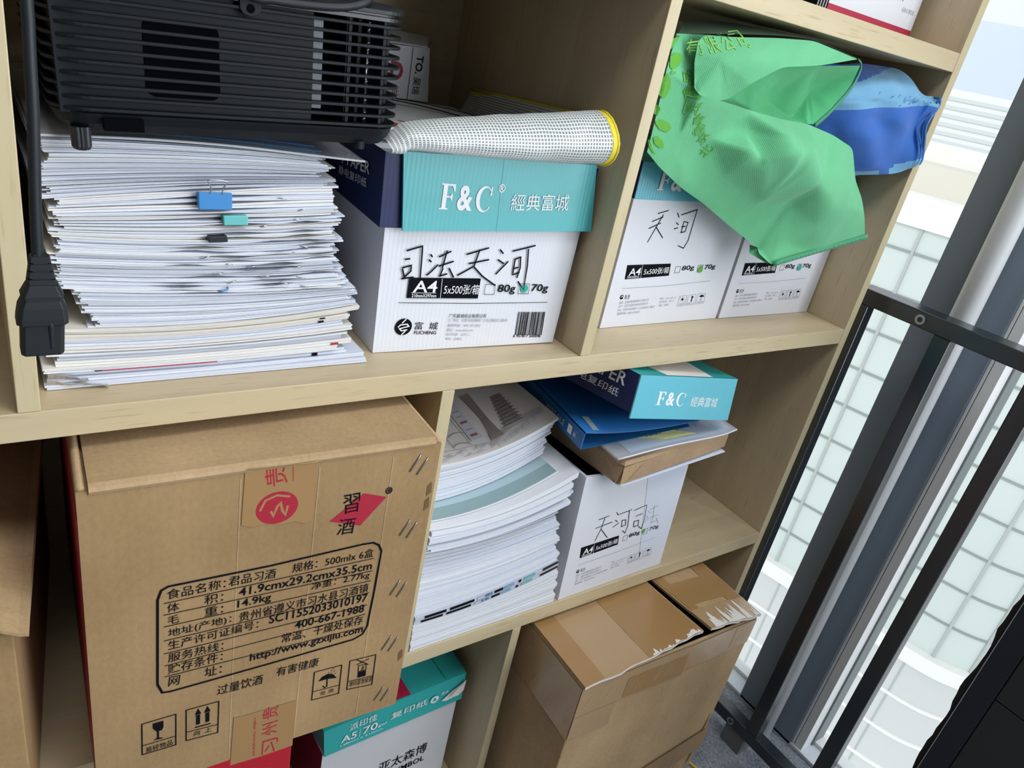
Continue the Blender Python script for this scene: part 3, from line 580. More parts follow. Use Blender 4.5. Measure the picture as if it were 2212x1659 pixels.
p = thing('drain_pipe', 'light grey vertical metal pipe standing against the dark column by the window', 'pipe', (.158, -.086, ZF))
b = MB(); b.loft([[(.0187 * math.cos(2 * PI * k / 40), .0187 * math.sin(2 * PI * k / 40), z) for k in range(40)] for z in (0, 2.7)], 'pipe_metal'); b.build('tube', p, smooth=True)
b = MB(); b.prism(rrect(-.006, .029, -.0012, .0012, .0005), 2.0, 2.02, 'slate_metal'); b.build('bracket', p)

# ---------------------------------------------------------------- bookshelf
Z1B, Z0B, Z0T, Z2T, Z2B, Z3T = -.0235, .3663, .3892, -.3855, -.4092, -.771
XML, XMR, X3L, X3R, X4L, X4R = -.5275, -.5127, -.6986, -.6842, -.522, -.5082
DEP = .362
s = thing('bookshelf', 'tall pale wood bookshelf with open compartments beside the window', 'bookshelf', (0, 0, ZF))
def board(name, x0, x1, y0, y1, z0, z1, ax, edge=True):
    b = MB(); c = ((x0 + x1) / 2, (y0 + y1) / 2, (z0 + z1) / 2); w = 'wood_' + 'xyz'[ax]
    b.box(x0 - c[0], x1 - c[0], y0 - c[1], y1 - c[1], z0 - c[2], z1 - c[2], w, front=('edge_band_x' if ax == 0 else 'edge_band') if edge else None)
    return b.build(name, s, bevel=.0007, loc=(c[0], c[1], c[2] - ZF))
board('side_panel', 0, .0162, 0, DEP + .008, ZF, 1.35, 2)
for z0, z1 in ((Z1B, 0), (Z0B, Z0T), (Z2B, Z2T), (Z3T - .0235, Z3T), (.755, .778)): board('shelf_board', -1.75, -.0002, .0004, DEP, z0, z1, 0)
board('divider', -1.0472, -1.033, .0002, DEP, .0002, Z0B - .0002, 2)
board('divider', XML, XMR, .0002, DEP, .0002, Z0B - .0002, 2)
board('divider', X3L, X3R, .0002, DEP, Z2T + .0002, Z1B - .0002, 2)
board('divider', X4L, X4R, .0002, DEP, Z3T + .0002, Z2B - .0002, 2)
board('divider', -1.44, -1.4256, .0002, DEP, Z2T + .0002, Z1B - .0002, 2)
board('divider', -1.2, -1.1856, .0002, DEP, Z3T + .0002, Z2B - .0002, 2)
board('divider', -.80, -.7856, .0002, DEP, Z0T + .0002, .7548, 2)
board('side_panel', -1.7665, -1.7503, 0, DEP + .008, ZF, 1.35, 2)
board('plinth', -1.75, -.0002, .03, .046, ZF, Z3T - .0237, 0, False)
board('back_panel', -1.75, -.0002, DEP + .0004, DEP + .008, ZF, 1.35, 0, False)

# ---------------------------------------------------------------- black guard rail in front of the glazing
g = thing('guard_rail', 'black steel guard rail with square bars in front of the glazing', 'railing', (.058, 0, ZF))
T = .026
def bar(name, x0, x1, y0, y1, z0, z1, mat='rail_black', p=g, bv=.002):
    b = MB(); b.box(x0, x1, y0, y1, z0, z1, mat); return b.build(name, p, bevel=bv)
bar('top_rail', 0, .040, -1.40, .0365, .0315 - ZF, .0565 - ZF); bar('bottom_rail', 0, T, -1.40, .0365, -.830 - ZF, -.804 - ZF)
for k in range(11):
    y = .036 - .1326 * k
    bar('post', .001, .025, y - .0255, y, -.804 - ZF, .0315 - ZF)
b = MB(); b.prism([(.0075 * math.cos(2 * PI * k / 24), .0075 * math.sin(2 * PI * k / 24)) for k in range(24)], 0, .002, 'dull_steel')
b.prism([(.0042 * math.cos(2 * PI * k / 8), .0042 * math.sin(2 * PI * k / 8)) for k in range(8)], .002, .0024, 'gasket')
for y, z in ((-.0715, .0441), (-.0655, -.817)):
    o = b.build('screw', g, loc=(0, y, z - ZF), rot=(0, -PI / 2, 0))
b = MB(); b.box(.004, .038, -.103, -.057, 0, .046, 'bracket_grey'); b.build('foot_bracket', g, bevel=.001)

# ---------------------------------------------------------------- dark partition at the right
p = thing('partition_panel', 'dark grey partition panel with a black frame, cut off at the lower right corner', 'partition', (-.03, 0, ZF))
b = MB(); b.box(0, .03, -.402, -.3725, .0, .80, 'desk_edge'); b.build('frame', p, bevel=.0015)
b = MB(); b.box(-.0006, .001, -.3732, -.3722, .0, .80, 'silver'); b.build('edge_strip', p)  # thin silver strip added to draw the highlight on the metal edge
b = MB()
for z0, z1 in ((0, .355), (.3565, .523), (.5245, .79)): b.box(.002, .028, -1.15, -.4025, z0, z1, 'desk_panel')
b.build('panel', p, bevel=.0012)
b = MB(); n = 60; pts = [(-.3725, 0)]
random.seed(4)
pr = [(-.3722, k / n * .8) for k in range(n + 1)]; ou = [(-.3722 + .0065 + random.uniform(-.0012, .0012) + .002 * math.sin(k * .7), k / n * .8) for k in range(n + 1)]
vs = [(x, y, z) for x in (.003, .022) for y, z in pr + ou]; m_ = len(pr); fs = []
for q in (0, 2 * m_):
    for k in range(n): fs.append((q + k, q + k + 1, q + m_ + k + 1, q + m_ + k))
for k in range(n): fs.append((m_ + k, m_ + k + 1, 3 * m_ + k + 1, 3 * m_ + k))
b.add(vs, fs, 'foam_black'); b.build('foam_strip', p)

# ---------------------------------------------------------------- buildings outside
plain('facade_glass', (.64, .72, .69), .35); plain('facade_bar', (.30, .35, .33), .6); plain('facade_bar_light', (.45, .50, .48), .6); plain('facade_white', (.90, .90, .87), .7); plain('facade_panel', (.66, .68, .68), .7)
plain('paving', (.70, .72, .71), .9); plain('tower_pale', (.86, .88, .88), .7); plain('tower_band', (.66, .71, .72), .7); plain('tower_blue', (.66, .74, .84), .5); plain('terrace_brick', (.74, .71, .63), .9); plain('sign_red', (.7, .25, .22), .8)  # band, blue and brick colours lightened to put distance haze in
GZ = -34.
b = MB(); b.box(3, 420, -120, 260, GZ - .5, GZ, 'paving'); struct('ground', b)
PT = spline([(19.5, 26, 0), (21.0, 15, 0), (21.93, 9.87, 0), (22.45, 7.4, 0), (22.85, 5.6, 0), (23.05, 4.8, 0), (23.35, 4.15, 0), (23.9, 3.5, 0), (24.9, 2.8, 0), (26.6, 2.2, 0), (31, 1.7, 0)], 10)
def along(step, off=0.):
    out = []; acc = 0; nxt = .3
    for a, c in zip(PT, PT[1:]):
        A = Vector(a); B = Vector(c); L = (B - A).length
        while nxt <= acc + L:
            q = A.lerp(B, (nxt - acc) / L); t = (B - A).normalized(); out.append((q + Vector((t.y, -t.x, 0)) * off * 1, t)); nxt += step
        acc += L
    return out
def offs(d):
    out = []
    for i, a in enumerate(PT):
        t = (Vector(PT[min(i + 1, len(PT) - 1)]) - Vector(PT[max(i - 1, 0)])).normalized(); out.append((a[0] - t.y * d, a[1] + t.x * d))
    return out
def wall(b, d0, d1, z0, z1, mat):
    A = offs(d0); B = offs(d1)[::-1]; b.prism(A + B, z0, z1, mat)
o = thing('office_building', 'pale curved glass office building with a grid of panes outside the window', 'building', (0, 0, GZ))
b = MB(); wall(b, 0, 6, -15.2 - GZ, -2.6 - GZ, 'facade_glass'); b.build('glass_wall', o)
b = MB()
for q, t in along(1.12):
    n_ = Vector((t.y, -t.x, 0))
    P = [q + t * s_ * .045 + n_ * h for s_, h in ((-1, -.02), (1, -.02), (1, .07), (-1, .07))]
    b.prism([(v.x, v.y) for v in P], -15.2 - GZ, -2.6 - GZ, 'facade_bar_light')
b.build('vertical_bars', o)
b = MB()
for k in range(9): z = -13.9 + 1.32 * k; wall(b, -.05, .02, z - .035 - GZ, z + .035 - GZ, 'facade_bar')
b.build('horizontal_bars', o)
b = MB(); wall(b, -.35, 6, -15.75 - GZ, -15.2 - GZ, 'facade_white'); b.build('ledge', o)
b = MB(); wall(b, .05, 6, 0, -15.75 - GZ, 'facade_panel')
for k in range(11): z = -17.4 - 1.5 * k; wall(b, -.02, .06, z - .06 - GZ, z + .06 - GZ, 'facade_white')
for q, t in along(2.3):
    n_ = Vector((t.y, -t.x, 0)); P = [q + t * s_ * .03 + n_ * h for s_, h in ((-1, -.1), (1, -.1), (1, -.03), (-1, -.03))]
    b.prism([(v.x, v.y) for v in P], 0, -15.8 - GZ, 'facade_bar_light')
b.build('lower_wall', o)
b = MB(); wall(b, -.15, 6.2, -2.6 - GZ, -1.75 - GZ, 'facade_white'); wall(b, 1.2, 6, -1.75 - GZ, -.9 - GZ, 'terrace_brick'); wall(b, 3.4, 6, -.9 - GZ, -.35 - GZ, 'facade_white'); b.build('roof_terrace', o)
def slab_tower(name, label, dist, az0, az1, z0, z1, mat, band=None, pitch=2.2, extra=None):
    a0, a1 = math.radians(az0), math.radians(az1); A = Vector((dist * math.cos(a0), dist * math.sin(a0))); B = Vector((dist * math.cos(a1), dist * math.sin(a1)))
    t = (B - A).normalized(); n_ = Vector((t.y, -t.x));
    if n_.dot(A) < 0: n_ = -n_
    D = n_ * (A - B).length
    o = thing(name, label, 'building', (A.x, A.y, GZ))
    b = MB(); P = [A, B, B + D, A + D]; b.prism([(v.x - A.x, v.y - A.y) for v in P], 0, z1 - GZ, mat); b.build('wall', o)
    if band:
        b = MB(); z = z0
        while z < z1 - 1:
            Q = [A - n_ * .4 + t * .8, B - n_ * .4 - t * .8, B, A]; b.prism([(v.x - A.x, v.y - A.y) for v in Q], z - GZ, z + pitch * .42 - GZ, band); z += pitch
        b.build('window_bands', o)
    return o
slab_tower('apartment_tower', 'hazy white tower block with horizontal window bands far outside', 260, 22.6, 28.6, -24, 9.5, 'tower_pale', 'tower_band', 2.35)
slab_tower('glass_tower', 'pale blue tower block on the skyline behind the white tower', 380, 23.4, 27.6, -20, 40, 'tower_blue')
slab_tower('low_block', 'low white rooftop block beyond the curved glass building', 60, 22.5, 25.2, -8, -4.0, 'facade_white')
# ---------------------------------------------------------------- big serif F&C mark
def fc_mark(b, x, y, w, h, M, mat='white_ink', only=None):
    M = M @ Matrix.Translation((0, 0, .0003))
    def R(x0, y0, x1, y1): b.poly([(x + w * p, y + h * q) for p, q in ((x0, y0), (x1, y0), (x1, y1), (x0, y1))], mat, M)
    F = [(0, 0), (.17, 0), (.17, .04), (.125, .06), (.125, .47), (.19, .47), (.215, .36), (.235, .36), (.235, .64), (.215, .64), (.19, .53), (.125, .53), (.125, .93), (.215, .93), (.255, .72), (.275, .72), (.27, 1), (0, 1), (0, .96), (.045, .94), (.045, .06), (0, .04)]
    b.poly([(x + w * p, y + h * q) for p, q in F], mat, M)
    b.text('&', x + w * .335, y - h * .01, w * .30, h * 1.0, 0, mat, M, .03)
    if only: return
    n = 40; o = []; i_ = []
    for k in range(n + 1):
        a = math.radians(38 + 284 * k / n); o.append((.86 + .165 * math.cos(a), .5 + .52 * math.sin(a)))
    for k in range(n, -1, -1):
        a = math.radians(34 + 292 * k / n); i_.append((.885 + .112 * math.cos(a), .5 + .46 * math.sin(a)))
    P = o + i_; m_ = len(o)
    for k in range(m_ - 1): b.poly([(x + w * p, y + h * q) for p, q in (P[k], P[k + 1], P[2 * m_ - 2 - k], P[2 * m_ - 1 - k])], mat, M)
    b.poly([(x + w * p, y + h * q) for p, q in ((.965, .66), (1.0, .66), (1.0, 1.0), (.975, 1.0))], mat, M)
LEFT = Matrix([[0, 0, -1, 0], [-1, 0, 0, 0], [0, 1, 0, 0], [0, 0, 0, 1]])
def paper_box(label, loc, rz, W, D, H, lid_z, group=None):
    t = thing('paper_box', label, 'box', loc, rz, group); return t
# ---- left compartment: box with the lettered lid
t = paper_box('white copy paper box with teal lettered lid and pen-written 司法天河, beside the paper stack', (-.7569, .0486, .0006), -.0533, .2217, .29, .19, .13, 'copy paper boxes')
W_, D_ = .2217, .29
b = MB(); b.hexa([(.002, 0, 0), (W_ - .004, 0, .001), (W_ - .012, D_, .001), (0, D_, 0), (-.001, .003, .188), (W_ + .001, .002, .19), (W_ - .012, D_, .19), (0, D_, .19)], 'white_card')
b.prints(PRINT_BOX_FRONT, front(-.0002)); o = b.build('body', t, bevel=.0016)
b = MB(); b.hexa([(-.0065, -.0012, .1255), (W_ + .005, -.001, .130), (W_ - .010, D_ + .004, .130), (-.004, D_ + .004, .127), (-.0085, .000, .1920), (W_ + .003, .0005, .1965), (W_ - .010, D_ + .003, .197), (-.006, D_ + .003, .195)], 'navy_card', {'top': 'white_card'})
M = Matrix.Translation((-.0086, 0, 0)) @ LEFT
b.prints(PRINT_LID_SIDE, M, ox=-.004); lid = b.build('lid', t, bevel=.0022)
b = MB(); b.hexa([(.0135, -.0068, .1248), (.2290, -.0064, .1322), (.2290, -.0040, .1322), (.0135, -.0044, .1248), (.0062, -.0042, .1944), (.2182, -.0038, .2000), (.2182, -.0012, .2000), (.0062, -.0016, .1944)], 'teal_card')
sh = Matrix.Translation((0, -.0070, 0)) @ Matrix.Rotation(math.radians(2.1), 4, 'X').to_4x4() @ FRONT
Ml = Matrix([[1, 0, 0, 0], [0, .037, -1, -.01165], [0, 1, .037, 0], [0, 0, 0, 1]])
b.prints(PRINT_BOX_LID, Ml); fc_mark(b, .0463, .1466, .0541, .0235, Ml); b.line([(.1125, .1265), (.108, .1985)], .0005, 'cyan_card', Ml); b.build('front_flap', lid, bevel=.0005)
# ---- right compartment: two boxes side by side
def side_box(label, loc, rz, W, dot, pen=None, lidtext=False, H=.186, sx=1.):
    t = paper_box(label, loc, rz, W, .28, H, .163, 'copy paper boxes')
    b = MB(); b.box(0, W, 0, .28, 0, H, 'white_card'); M = front(-.0002)
    b.prints(PRINT_SIDE, M, sx=sx)
    b.disc(dot[0], dot[1], .0048, .005, dot[2], M @ Matrix.Translation((0, 0, .0004)))
    if pen: b.prints(pen, M)
    b.build('body', t, bevel=.002)
    b = MB(); b.hexa([(-.003, -.0035, .1615), (W + .002, -.0035, .1615), (W + .002, .283, .163), (-.003, .283, .163), (-.002, -.002, .204), (W + .001, -.002, .204), (W + .001, .282, .205), (-.002, .282, .205)], 'cyan_card', {'left': 'navy_card', 'right': 'teal_card', 'top': 'teal_card'})
    if lidtext: fc_mark(b, .029, .1735, .066, .0235, Matrix.Translation((0, -.0036, 0)) @ FRONT, only=None)
    b.build('lid', t, bevel=.0012); return t
side_box('white copy paper box with pen-written 天河, under the green bag', (-.4439, .065, .0006), .0207, .2228, (.1560, .0738, 'green_ink'), PEN_LEFT, True)
side_box('white copy paper box without handwriting, between the 天河 box and the side panel', (-.2155, .069, .0006), 0, .2125, (.1490, .0740, 'teal_ink'), None, False, sx=.955)
# ---- middle row: open box
t = paper_box('open white copy paper box with pen-written 天河司法, holding up a parcel and folders', (-.4492, .0027, Z2T + .0006), 0, .2057, .28, .2, 0, 'copy paper boxes')
def shell(b, cb, ct, th, mat, inner):
    """open box from four bottom and four top corners"""
    n = len(cb); cx = sum(p[0] for p in cb) / 4; cy = sum(p[1] for p in cb) / 4
    ins = lambda P: [(p[0] + (th if p[0] < cx else -th), p[1] + (th if p[1] < cy else -th), p[2]) for p in P]
    ib = [(x, y, z + th) for x, y, z in ins(cb)]; it = ins(ct)
    v = list(cb) + list(ct) + ib + it; fo = [(3, 2, 1, 0)] + [(i, (i + 1) % 4, 4 + (i + 1) % 4, 4 + i) for i in range(4)]
    fi = [(8, 9, 10, 11)] + [(8 + (i + 1) % 4, 8 + i, 12 + i, 12 + (i + 1) % 4) for i in range(4)]
    fr = [(4 + i, 4 + (i + 1) % 4, 12 + (i + 1) % 4, 12 + i) for i in range(4)]
    k = b.add(v, fo + fi + fr, mat)
    for q in range(len(fo), len(fo) + len(fi)): b.mi[len(b.mi) - len(fo + fi + fr) + q] = b.m(inner)
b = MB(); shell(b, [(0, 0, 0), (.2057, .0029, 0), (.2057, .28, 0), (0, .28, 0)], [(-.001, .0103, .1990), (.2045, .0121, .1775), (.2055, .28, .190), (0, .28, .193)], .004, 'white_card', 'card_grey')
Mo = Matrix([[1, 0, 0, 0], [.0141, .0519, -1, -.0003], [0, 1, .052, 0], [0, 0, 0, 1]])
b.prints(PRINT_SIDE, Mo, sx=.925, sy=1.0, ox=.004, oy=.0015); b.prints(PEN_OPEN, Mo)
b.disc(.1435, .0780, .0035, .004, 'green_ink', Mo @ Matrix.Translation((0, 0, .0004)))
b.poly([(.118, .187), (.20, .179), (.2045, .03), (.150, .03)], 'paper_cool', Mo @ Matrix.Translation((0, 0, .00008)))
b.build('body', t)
# ---- lid lying on the folder
t = thing('box_lid', 'light blue lettered copy paper box lid lying tilted on the blue folder', 'box lid', (-.4467, -.025, -.0768))
BL, BR, TL, TR = Vector((0, 0, 0)), Vector((.2249, .019, -.0465)), Vector((.0097, .010, .052)), Vector((.2300, .0295, .0130))
bk = Vector((-.050, .280, -.004))
b = MB(); e = .002
P = [BL + Vector((.001, .003, .006)), BR + Vector((-.001, .003, .002)), BR + bk, BL + bk, TL + Vector((-.001, .002, 0)), TR + Vector((0, .002, 0)), TR + bk, TL + bk * .98]
b.hexa(P, 'navy_card', {'top': 'sea_card'})
ax = (BL - P[3] - Vector((.001, .003, .006))); a_ = (P[0] - P[3]).normalized(); up = (P[4] - P[0]); up = (up - a_ * up.dot(a_)).normalized(); nn = a_.cross(up)
Ms = Matrix([[a_.x, up.x, nn.x, P[0].x], [a_.y, up.y, nn.y, P[0].y], [a_.z, up.z, nn.z, P[0].z], [0, 0, 0, 1]])
b.text('T PAPER', -.105, .026, .085, .016, 0, 'white_ink', Ms @ Matrix.Translation((0, 0, .0004))); b.text('静电复印纸', -.106, .010, .082, .0100, 0, 'white_ink', Ms @ Matrix.Translation((0, 0, .0004)))
tA = P[4].lerp(P[5], .25); tB = P[4].lerp(P[5], .72)
z_ = Vector((0, 0, .0005)); b.add([tuple(p + z_) for p in (tA, tB, tB + bk * .6 + Vector((.03, 0, 0)), tA + bk * .6 + Vector((-.02, 0, 0)))], [(0, 1, 2, 3)], 'torn_paper')
t1, t2 = P[4].lerp(P[5], .42), P[4].lerp(P[5], .52); z_ = Vector((0, 0, .0009)); b.add([tuple(p + z_ + bk * k) for p, k in ((t1, .08), (t2, .12), (t2, .30), (t1, .22))], [(0, 1, 2, 3)], 'black_ink')
lid2 = b.build('cover', t, bevel=.0015)
b = MB(); e1 = (BR - BL); w2 = e1.length; ex = e1.normalized(); up = ((TL - BL) - ex * (TL - BL).dot(ex)).normalized(); nn = ex.cross(up)
b.hexa([BL, BR, BR - nn * .002, BL - nn * .002, TL, TR, TR - nn * .002, TL - nn * .002], 'cyan_card')
Mf = Matrix([[ex.x, up.x, nn.x, 0], [ex.y, up.y, nn.y, 0], [ex.z, up.z, nn.z, 0], [0, 0, 0, 1]])
fc_mark(b, .044, .018, .062, .0175, Mf); b.text('經典富城', .122, .018, .066, .0135, 0, 'white_ink', Mf @ Matrix.Translation((0, 0, .0003)))
b.build('front_flap', t, bevel=.0005)
# ---- wine carton
t = thing('wine_carton', 'brown liquor carton with black printed table, red rhombus and staples along its edge', 'carton', (-1.0195, -.0458, Z2T), -.0465)
W_, H_, D_ = .2905, .3465, .40
b = MB(); b.box(0, W_, 0, D_, .0005, H_ - .004, 'kraft_card'); b.prints([('q', [(x, .004), (x + .0011, .004), (x + .0015, .335), (x + .0004, .335)], 'kraft_card_light') for x in (.112, .176, .243)], front(-.0002)); b.prints(PRINT_WINE, front(-.0003))
b.poly([(-.30, .02), (-.008, .02), (-.008, .32), (-.30, .32)], 'crimson', Matrix.Translation((-.0003, 0, 0)) @ LEFT)
b.poly([(-.008, .02), (-.0005, .02), (-.0005, .32), (-.008, .32)], 'crimson', Matrix.Translation((-.0003, 0, 0)) @ LEFT)
b.prints([('q', [(.2835, y_), (.2885, y_ + .004), (.2870, y_ + .016), (.2830, y_ + .012)], 'stain') for y_ in (.285, .268, .07)], front(-.0003))
b.build('body', t, bevel=.0025)
b = MB()
for x0, x1, sgn in ((.008, W_ - .0065, 0),):                                 # front flap with its rolled fold
    b.loft([[(x0, y, z), (x1, y, z + .002)] for y, z in ((-.0008, H_ - .0065), (-.0022, H_ - .0035), (-.0012, H_ - .0005), (.003, H_ + .001), (.012, H_ + .0004), (.10, H_ + .0005), (.197, H_ + .0008), (.197, H_ - .003), (.10, H_ - .0034), (.003, H_ - .0036), (0, H_ - .008))], 'kraft_card_light', closed=False, cap=False)
b.build('front_flap', t)
b = MB(); b.box(.006, W_ - .006, .199, .398, H_ - .0035, H_ + .0006, 'kraft_card'); b.build('rear_flap', t, bevel=.0006)
b = MB(); b.tube([(.003, .002, H_ - .003), (.0035, .10, H_ - .0022), (.003, .398, H_ - .003)], .0032, 'kraft_card_light', 8); b.build('side_flap', t, smooth=True); b = MB(); b.tube([(W_ - .003, .002, H_ - .002), (W_ - .0032, .20, H_ - .0022), (W_ - .003, .398, H_ - .003)], .0032, 'kraft_card_light', 8); b.build('side_flap', t, smooth=True)
tapes = [e for e in PRINT_WINE_TAPE]; top = [e for e in tapes if e[0] == 'q']
b = MB(); b.prints(tapes[:tapes.index(top[1])], front(-.0006)); b.add([(top[0][1][0][0], -.0042, top[0][1][0][1]), (top[0][1][1][0], -.0042, top[0][1][1][1]), (top[0][1][1][0] + .002, -.0036, H_ - .002), (top[0][1][0][0] + .001, -.0036, H_ - .002)], [(0, 1, 2, 3)], 'brown_tape'); b.build('packing_tape', t)
b = MB(); b.prints(tapes[tapes.index(top[1]):], front(-.0006)); b.build('packing_tape', t)
for sx_, sz_ in STAPLES:
    for q in (0, 1):
        b = MB(); x, z = sx_ + (q - .5) * .0078, sz_ - (q - .5) * .0045
        b.tube([(x - .0045, .0005, z - .0085), (x - .0043, -.0008, z - .0082), (x, -.0010, z), (x + .0043, -.0008, z + .0082), (x + .0045, .0005, z + .0085)], .0007, 'dull_steel', 6); b.build('staple', t, smooth=True)
# ---- open carton at the far left
t = thing('open_carton', 'brown carton with a raised side flap at the left edge, left of the liquor carton', 'carton', (-1.0665, -.046, Z2T + .0004), -.119)
b = MB(); shell(b, [(-.26, 0, .0005), (0, 0, .0005), (0, .36, .0005), (-.26, .36, .0005)], [(-.26, 0, .2265), (.001, .001, .2270), (.001, .36, .228), (-.26, .36, .228)], .004, 'kraft_card', 'kraft_inside'); b.build('body', t, bevel=.001)
b = MB(); q = .0035; pr = [(.0115, 0), (.006, .0012), (-.01, .010), (-.05, .040), (-.10, .075)]
b.loft([[(x, y, .2305 + z - (.0018 if y < 0 else 0)) for x, z in pr] + [(x - .001, y, .2305 + z + q - (.0018 if y < 0 else 0)) for x, z in pr[::-1]] for y in (-.0075, .01, .12, .24, .355)], 'kraft_card_light'); b.build('side_flap', t)
b = MB(); b.hexa([(-.25, .004, .2270), (-.02, .004, .2270), (-.02, -.01, .172), (-.25, -.01, .172), (-.25, .0, .2290), (-.02, .0, .2290), (-.02, -.0135, .173), (-.25, -.0135, .173)], 'kraft_card_light'); b.build('front_flap', t)
plain('clear_wrinkle', (.66, .52, .34), .3)  # pale colour for glare painted on the packing tape
# ---- big taped carton, lower right
t = thing('taped_carton', 'large worn brown carton wrapped in clear packing tape in the lower right compartment', 'carton', (-.4834, -.1102, Z3T), -.0203)
W_, H_, D_ = .3525, .350, .40
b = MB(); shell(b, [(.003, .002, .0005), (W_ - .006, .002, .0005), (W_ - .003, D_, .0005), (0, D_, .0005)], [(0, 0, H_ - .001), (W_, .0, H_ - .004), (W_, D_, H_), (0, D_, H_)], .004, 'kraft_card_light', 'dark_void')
b.prints([('q', [(.33, .012), (.337, .02), (.345, .10), (.341, .14), (.336, .09)], 'kraft_card')], front(-.0004)); b.build('body', t, bevel=.003)
# frayed white paper along the torn flap edges
def fray(R0, s0, s1, n, dmax, seed):
    m_ = len(R0[0]) - 1; b = MB(); v = []; n *= 7
    for k in range(n + 1):
        s_ = s0 + (s1 - s0) * k / n; i = min(int(s_ * m_), m_ - 1); f_ = s_ * m_ - i; a = Vector(R0[0][i]).lerp(Vector(R0[0][i + 1]), f_); c = Vector(R0[2][i]).lerp(Vector(R0[2][i + 1]), f_); up = Vector((0, 0, .0010))
        d = dmax * max(.02, min(1, .35 + 1.1 * noise.noise((s_ * 14, seed, .3)) + .8 * noise.noise((s_ * 60, seed, 2.1)))) * min(1, k / 4, (n - k) / 3 + .1)
        v += [tuple(a + up), tuple(a.lerp(c, d) + up)]
    b.add(v, [(2 * k, 2 * k + 2, 2 * k + 3, 2 * k + 1) for k in range(n)], 'torn_paper')
    return b
def flap(x0, x1, up0, up1, lean):
    b = MB(); n = 14; ys = [-.002, .0, .05, .12, .2, .3, .398]
    R0 = []
    for j, y in enumerate(ys):
        row = []
        for i in range(n + 1):
            s_ = i / n; jag = (.003 * noise.noise((s_ * 9, x0 * 50, 1.7)) if j == 0 else 0)
            fall = max(0, 1 - y / .2)
            row.append((x0 + (x1 - x0) * s_ + lean * (y / .4) * (s_ if up1 > up0 else 1 - s_), y + jag - .002 * fall, H_ + .0022 + (up0 + (up1 - up0) * s_ ** 1.4) * fall ** 1.3 + .0006 * noise.noise((s_ * 6, y * 20, x0))))
        R0.append(row)
    m_ = n + 1; v = [p for r in R0 for p in r] + [(p[0], p[1], p[2] - .004) for r in R0 for p in r]; N0 = m_ * len(ys); fs = []; mats = []
    for j in range(len(ys) - 1):
        for i in range(n): fs.append((j * m_ + i, j * m_ + i + 1, (j + 1) * m_ + i + 1, (j + 1) * m_ + i)); fs.append((N0 + j * m_ + i, N0 + (j + 1) * m_ + i, N0 + (j + 1) * m_ + i + 1, N0 + j * m_ + i + 1))
    b.add(v, fs, 'kraft_card_light'); fe = []
    for i in range(n): fe.append((i, N0 + i, N0 + i + 1, i + 1))
    b.add([], [], 'torn_paper'); k = b.m('torn_paper')
    for f in fe: b.f.append(f); b.mi.append(k)
    for j in range(len(ys) - 1):
        for q in (0, n): b.f.append((j * m_ + q, (j + 1) * m_ + q, N0 + (j + 1) * m_ + q, N0 + j * m_ + q)); b.mi.append(b.m('kraft_card'))
    o = b.build('top_flap', t, smooth=False); return R0, o
def on_flap(R0, o, quads, mat, lift=.0005):
    """tape stuck on a flap: strips given in flap fractions"""
    m_ = len(R0[0]) - 1
    def at(s_, q):
        i = min(int(s_ * m_), m_ - 1); fi = s_ * m_ - i; j = min(int(q * (len(R0) - 1)), len(R0) - 2); fj = q * (len(R0) - 1) - j
        a = Vector(R0[j][i]).lerp(Vector(R0[j][i + 1]), fi); c = Vector(R0[j + 1][i]).lerp(Vector(R0[j + 1][i + 1]), fi); p = a.lerp(c, fj); return (p.x, p.y, p.z + lift)
    for s0, s1, q0, q1 in quads:
        b = MB(); k = 8; v = [at(s0 + (s1 - s0) * i / k, q0 + (q1 - q0) * j / k) for j in range(k + 1) for i in range(k + 1)]
        b.add(v, [(j * (k + 1) + i, j * (k + 1) + i + 1, (j + 1) * (k + 1) + i + 1, (j + 1) * (k + 1) + i) for j in range(k) for i in range(k)], mat)
        b.build('packing_tape', o, smooth=True)
R0, o = flap(.0, .212, .0, .020, .018); fray(R0, .55, .99, 9, .22, 3).build('torn_edge', o); on_flap(R0, o, [(.0, 1, .0, .33), (.16, .52, .33, .9)], 'clear_tape'); on_flap(R0, o, [(.52, .99, .02, .95), (.0, .16, .1, .95)], 'brown_tape', .0008)
R0, o = flap(.232, W_ + .001, .016, .0, -.006); fray(R0, .05, .98, 13, .75, 9).build('torn_edge', o); on_flap(R0, o, [(.0, 1, .02, .30)], 'clear_tape'); on_flap(R0, o, [(.02, .16, .3, .9), (.16, .75, .33, .45), (.72, .98, .3, .9)], 'brown_tape', .0008)
def tq(x0, z0, x1, z1, z2, z3, mat, up=0):
    b = MB(); b.add([(x0, -.0012 - up, z0), (x1, -.0012 - up, z1), (x1, -.0014 - up, z3), (x0, -.0014 - up, z2)], [(0, 1, 2, 3)], mat)
    r = random.Random(int(x0 * 999) + 3)
    for k in range(7):                                                        # pale streaks painted as glare on the tape
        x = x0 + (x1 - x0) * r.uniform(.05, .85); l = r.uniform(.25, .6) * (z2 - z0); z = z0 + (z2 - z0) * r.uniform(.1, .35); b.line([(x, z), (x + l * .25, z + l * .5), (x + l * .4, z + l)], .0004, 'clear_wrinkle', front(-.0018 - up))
    b.build('packing_tape', t)
tq(.0, H_ - .058, .20, H_ - .066, H_ - .003, H_ - .006, 'clear_tape'); tq(.0, H_ - .10, .075, H_ - .105, H_ - .058, H_ - .06, 'clear_tape', .0001); tq(.20, H_ - .06, .35, H_ - .056, H_ - .008, H_ - .006, 'clear_tape', .0001); tq(.085, H_ - .058, .205, H_ - .066, H_ - .02, H_ - .024, 'brown_tape', .0003)
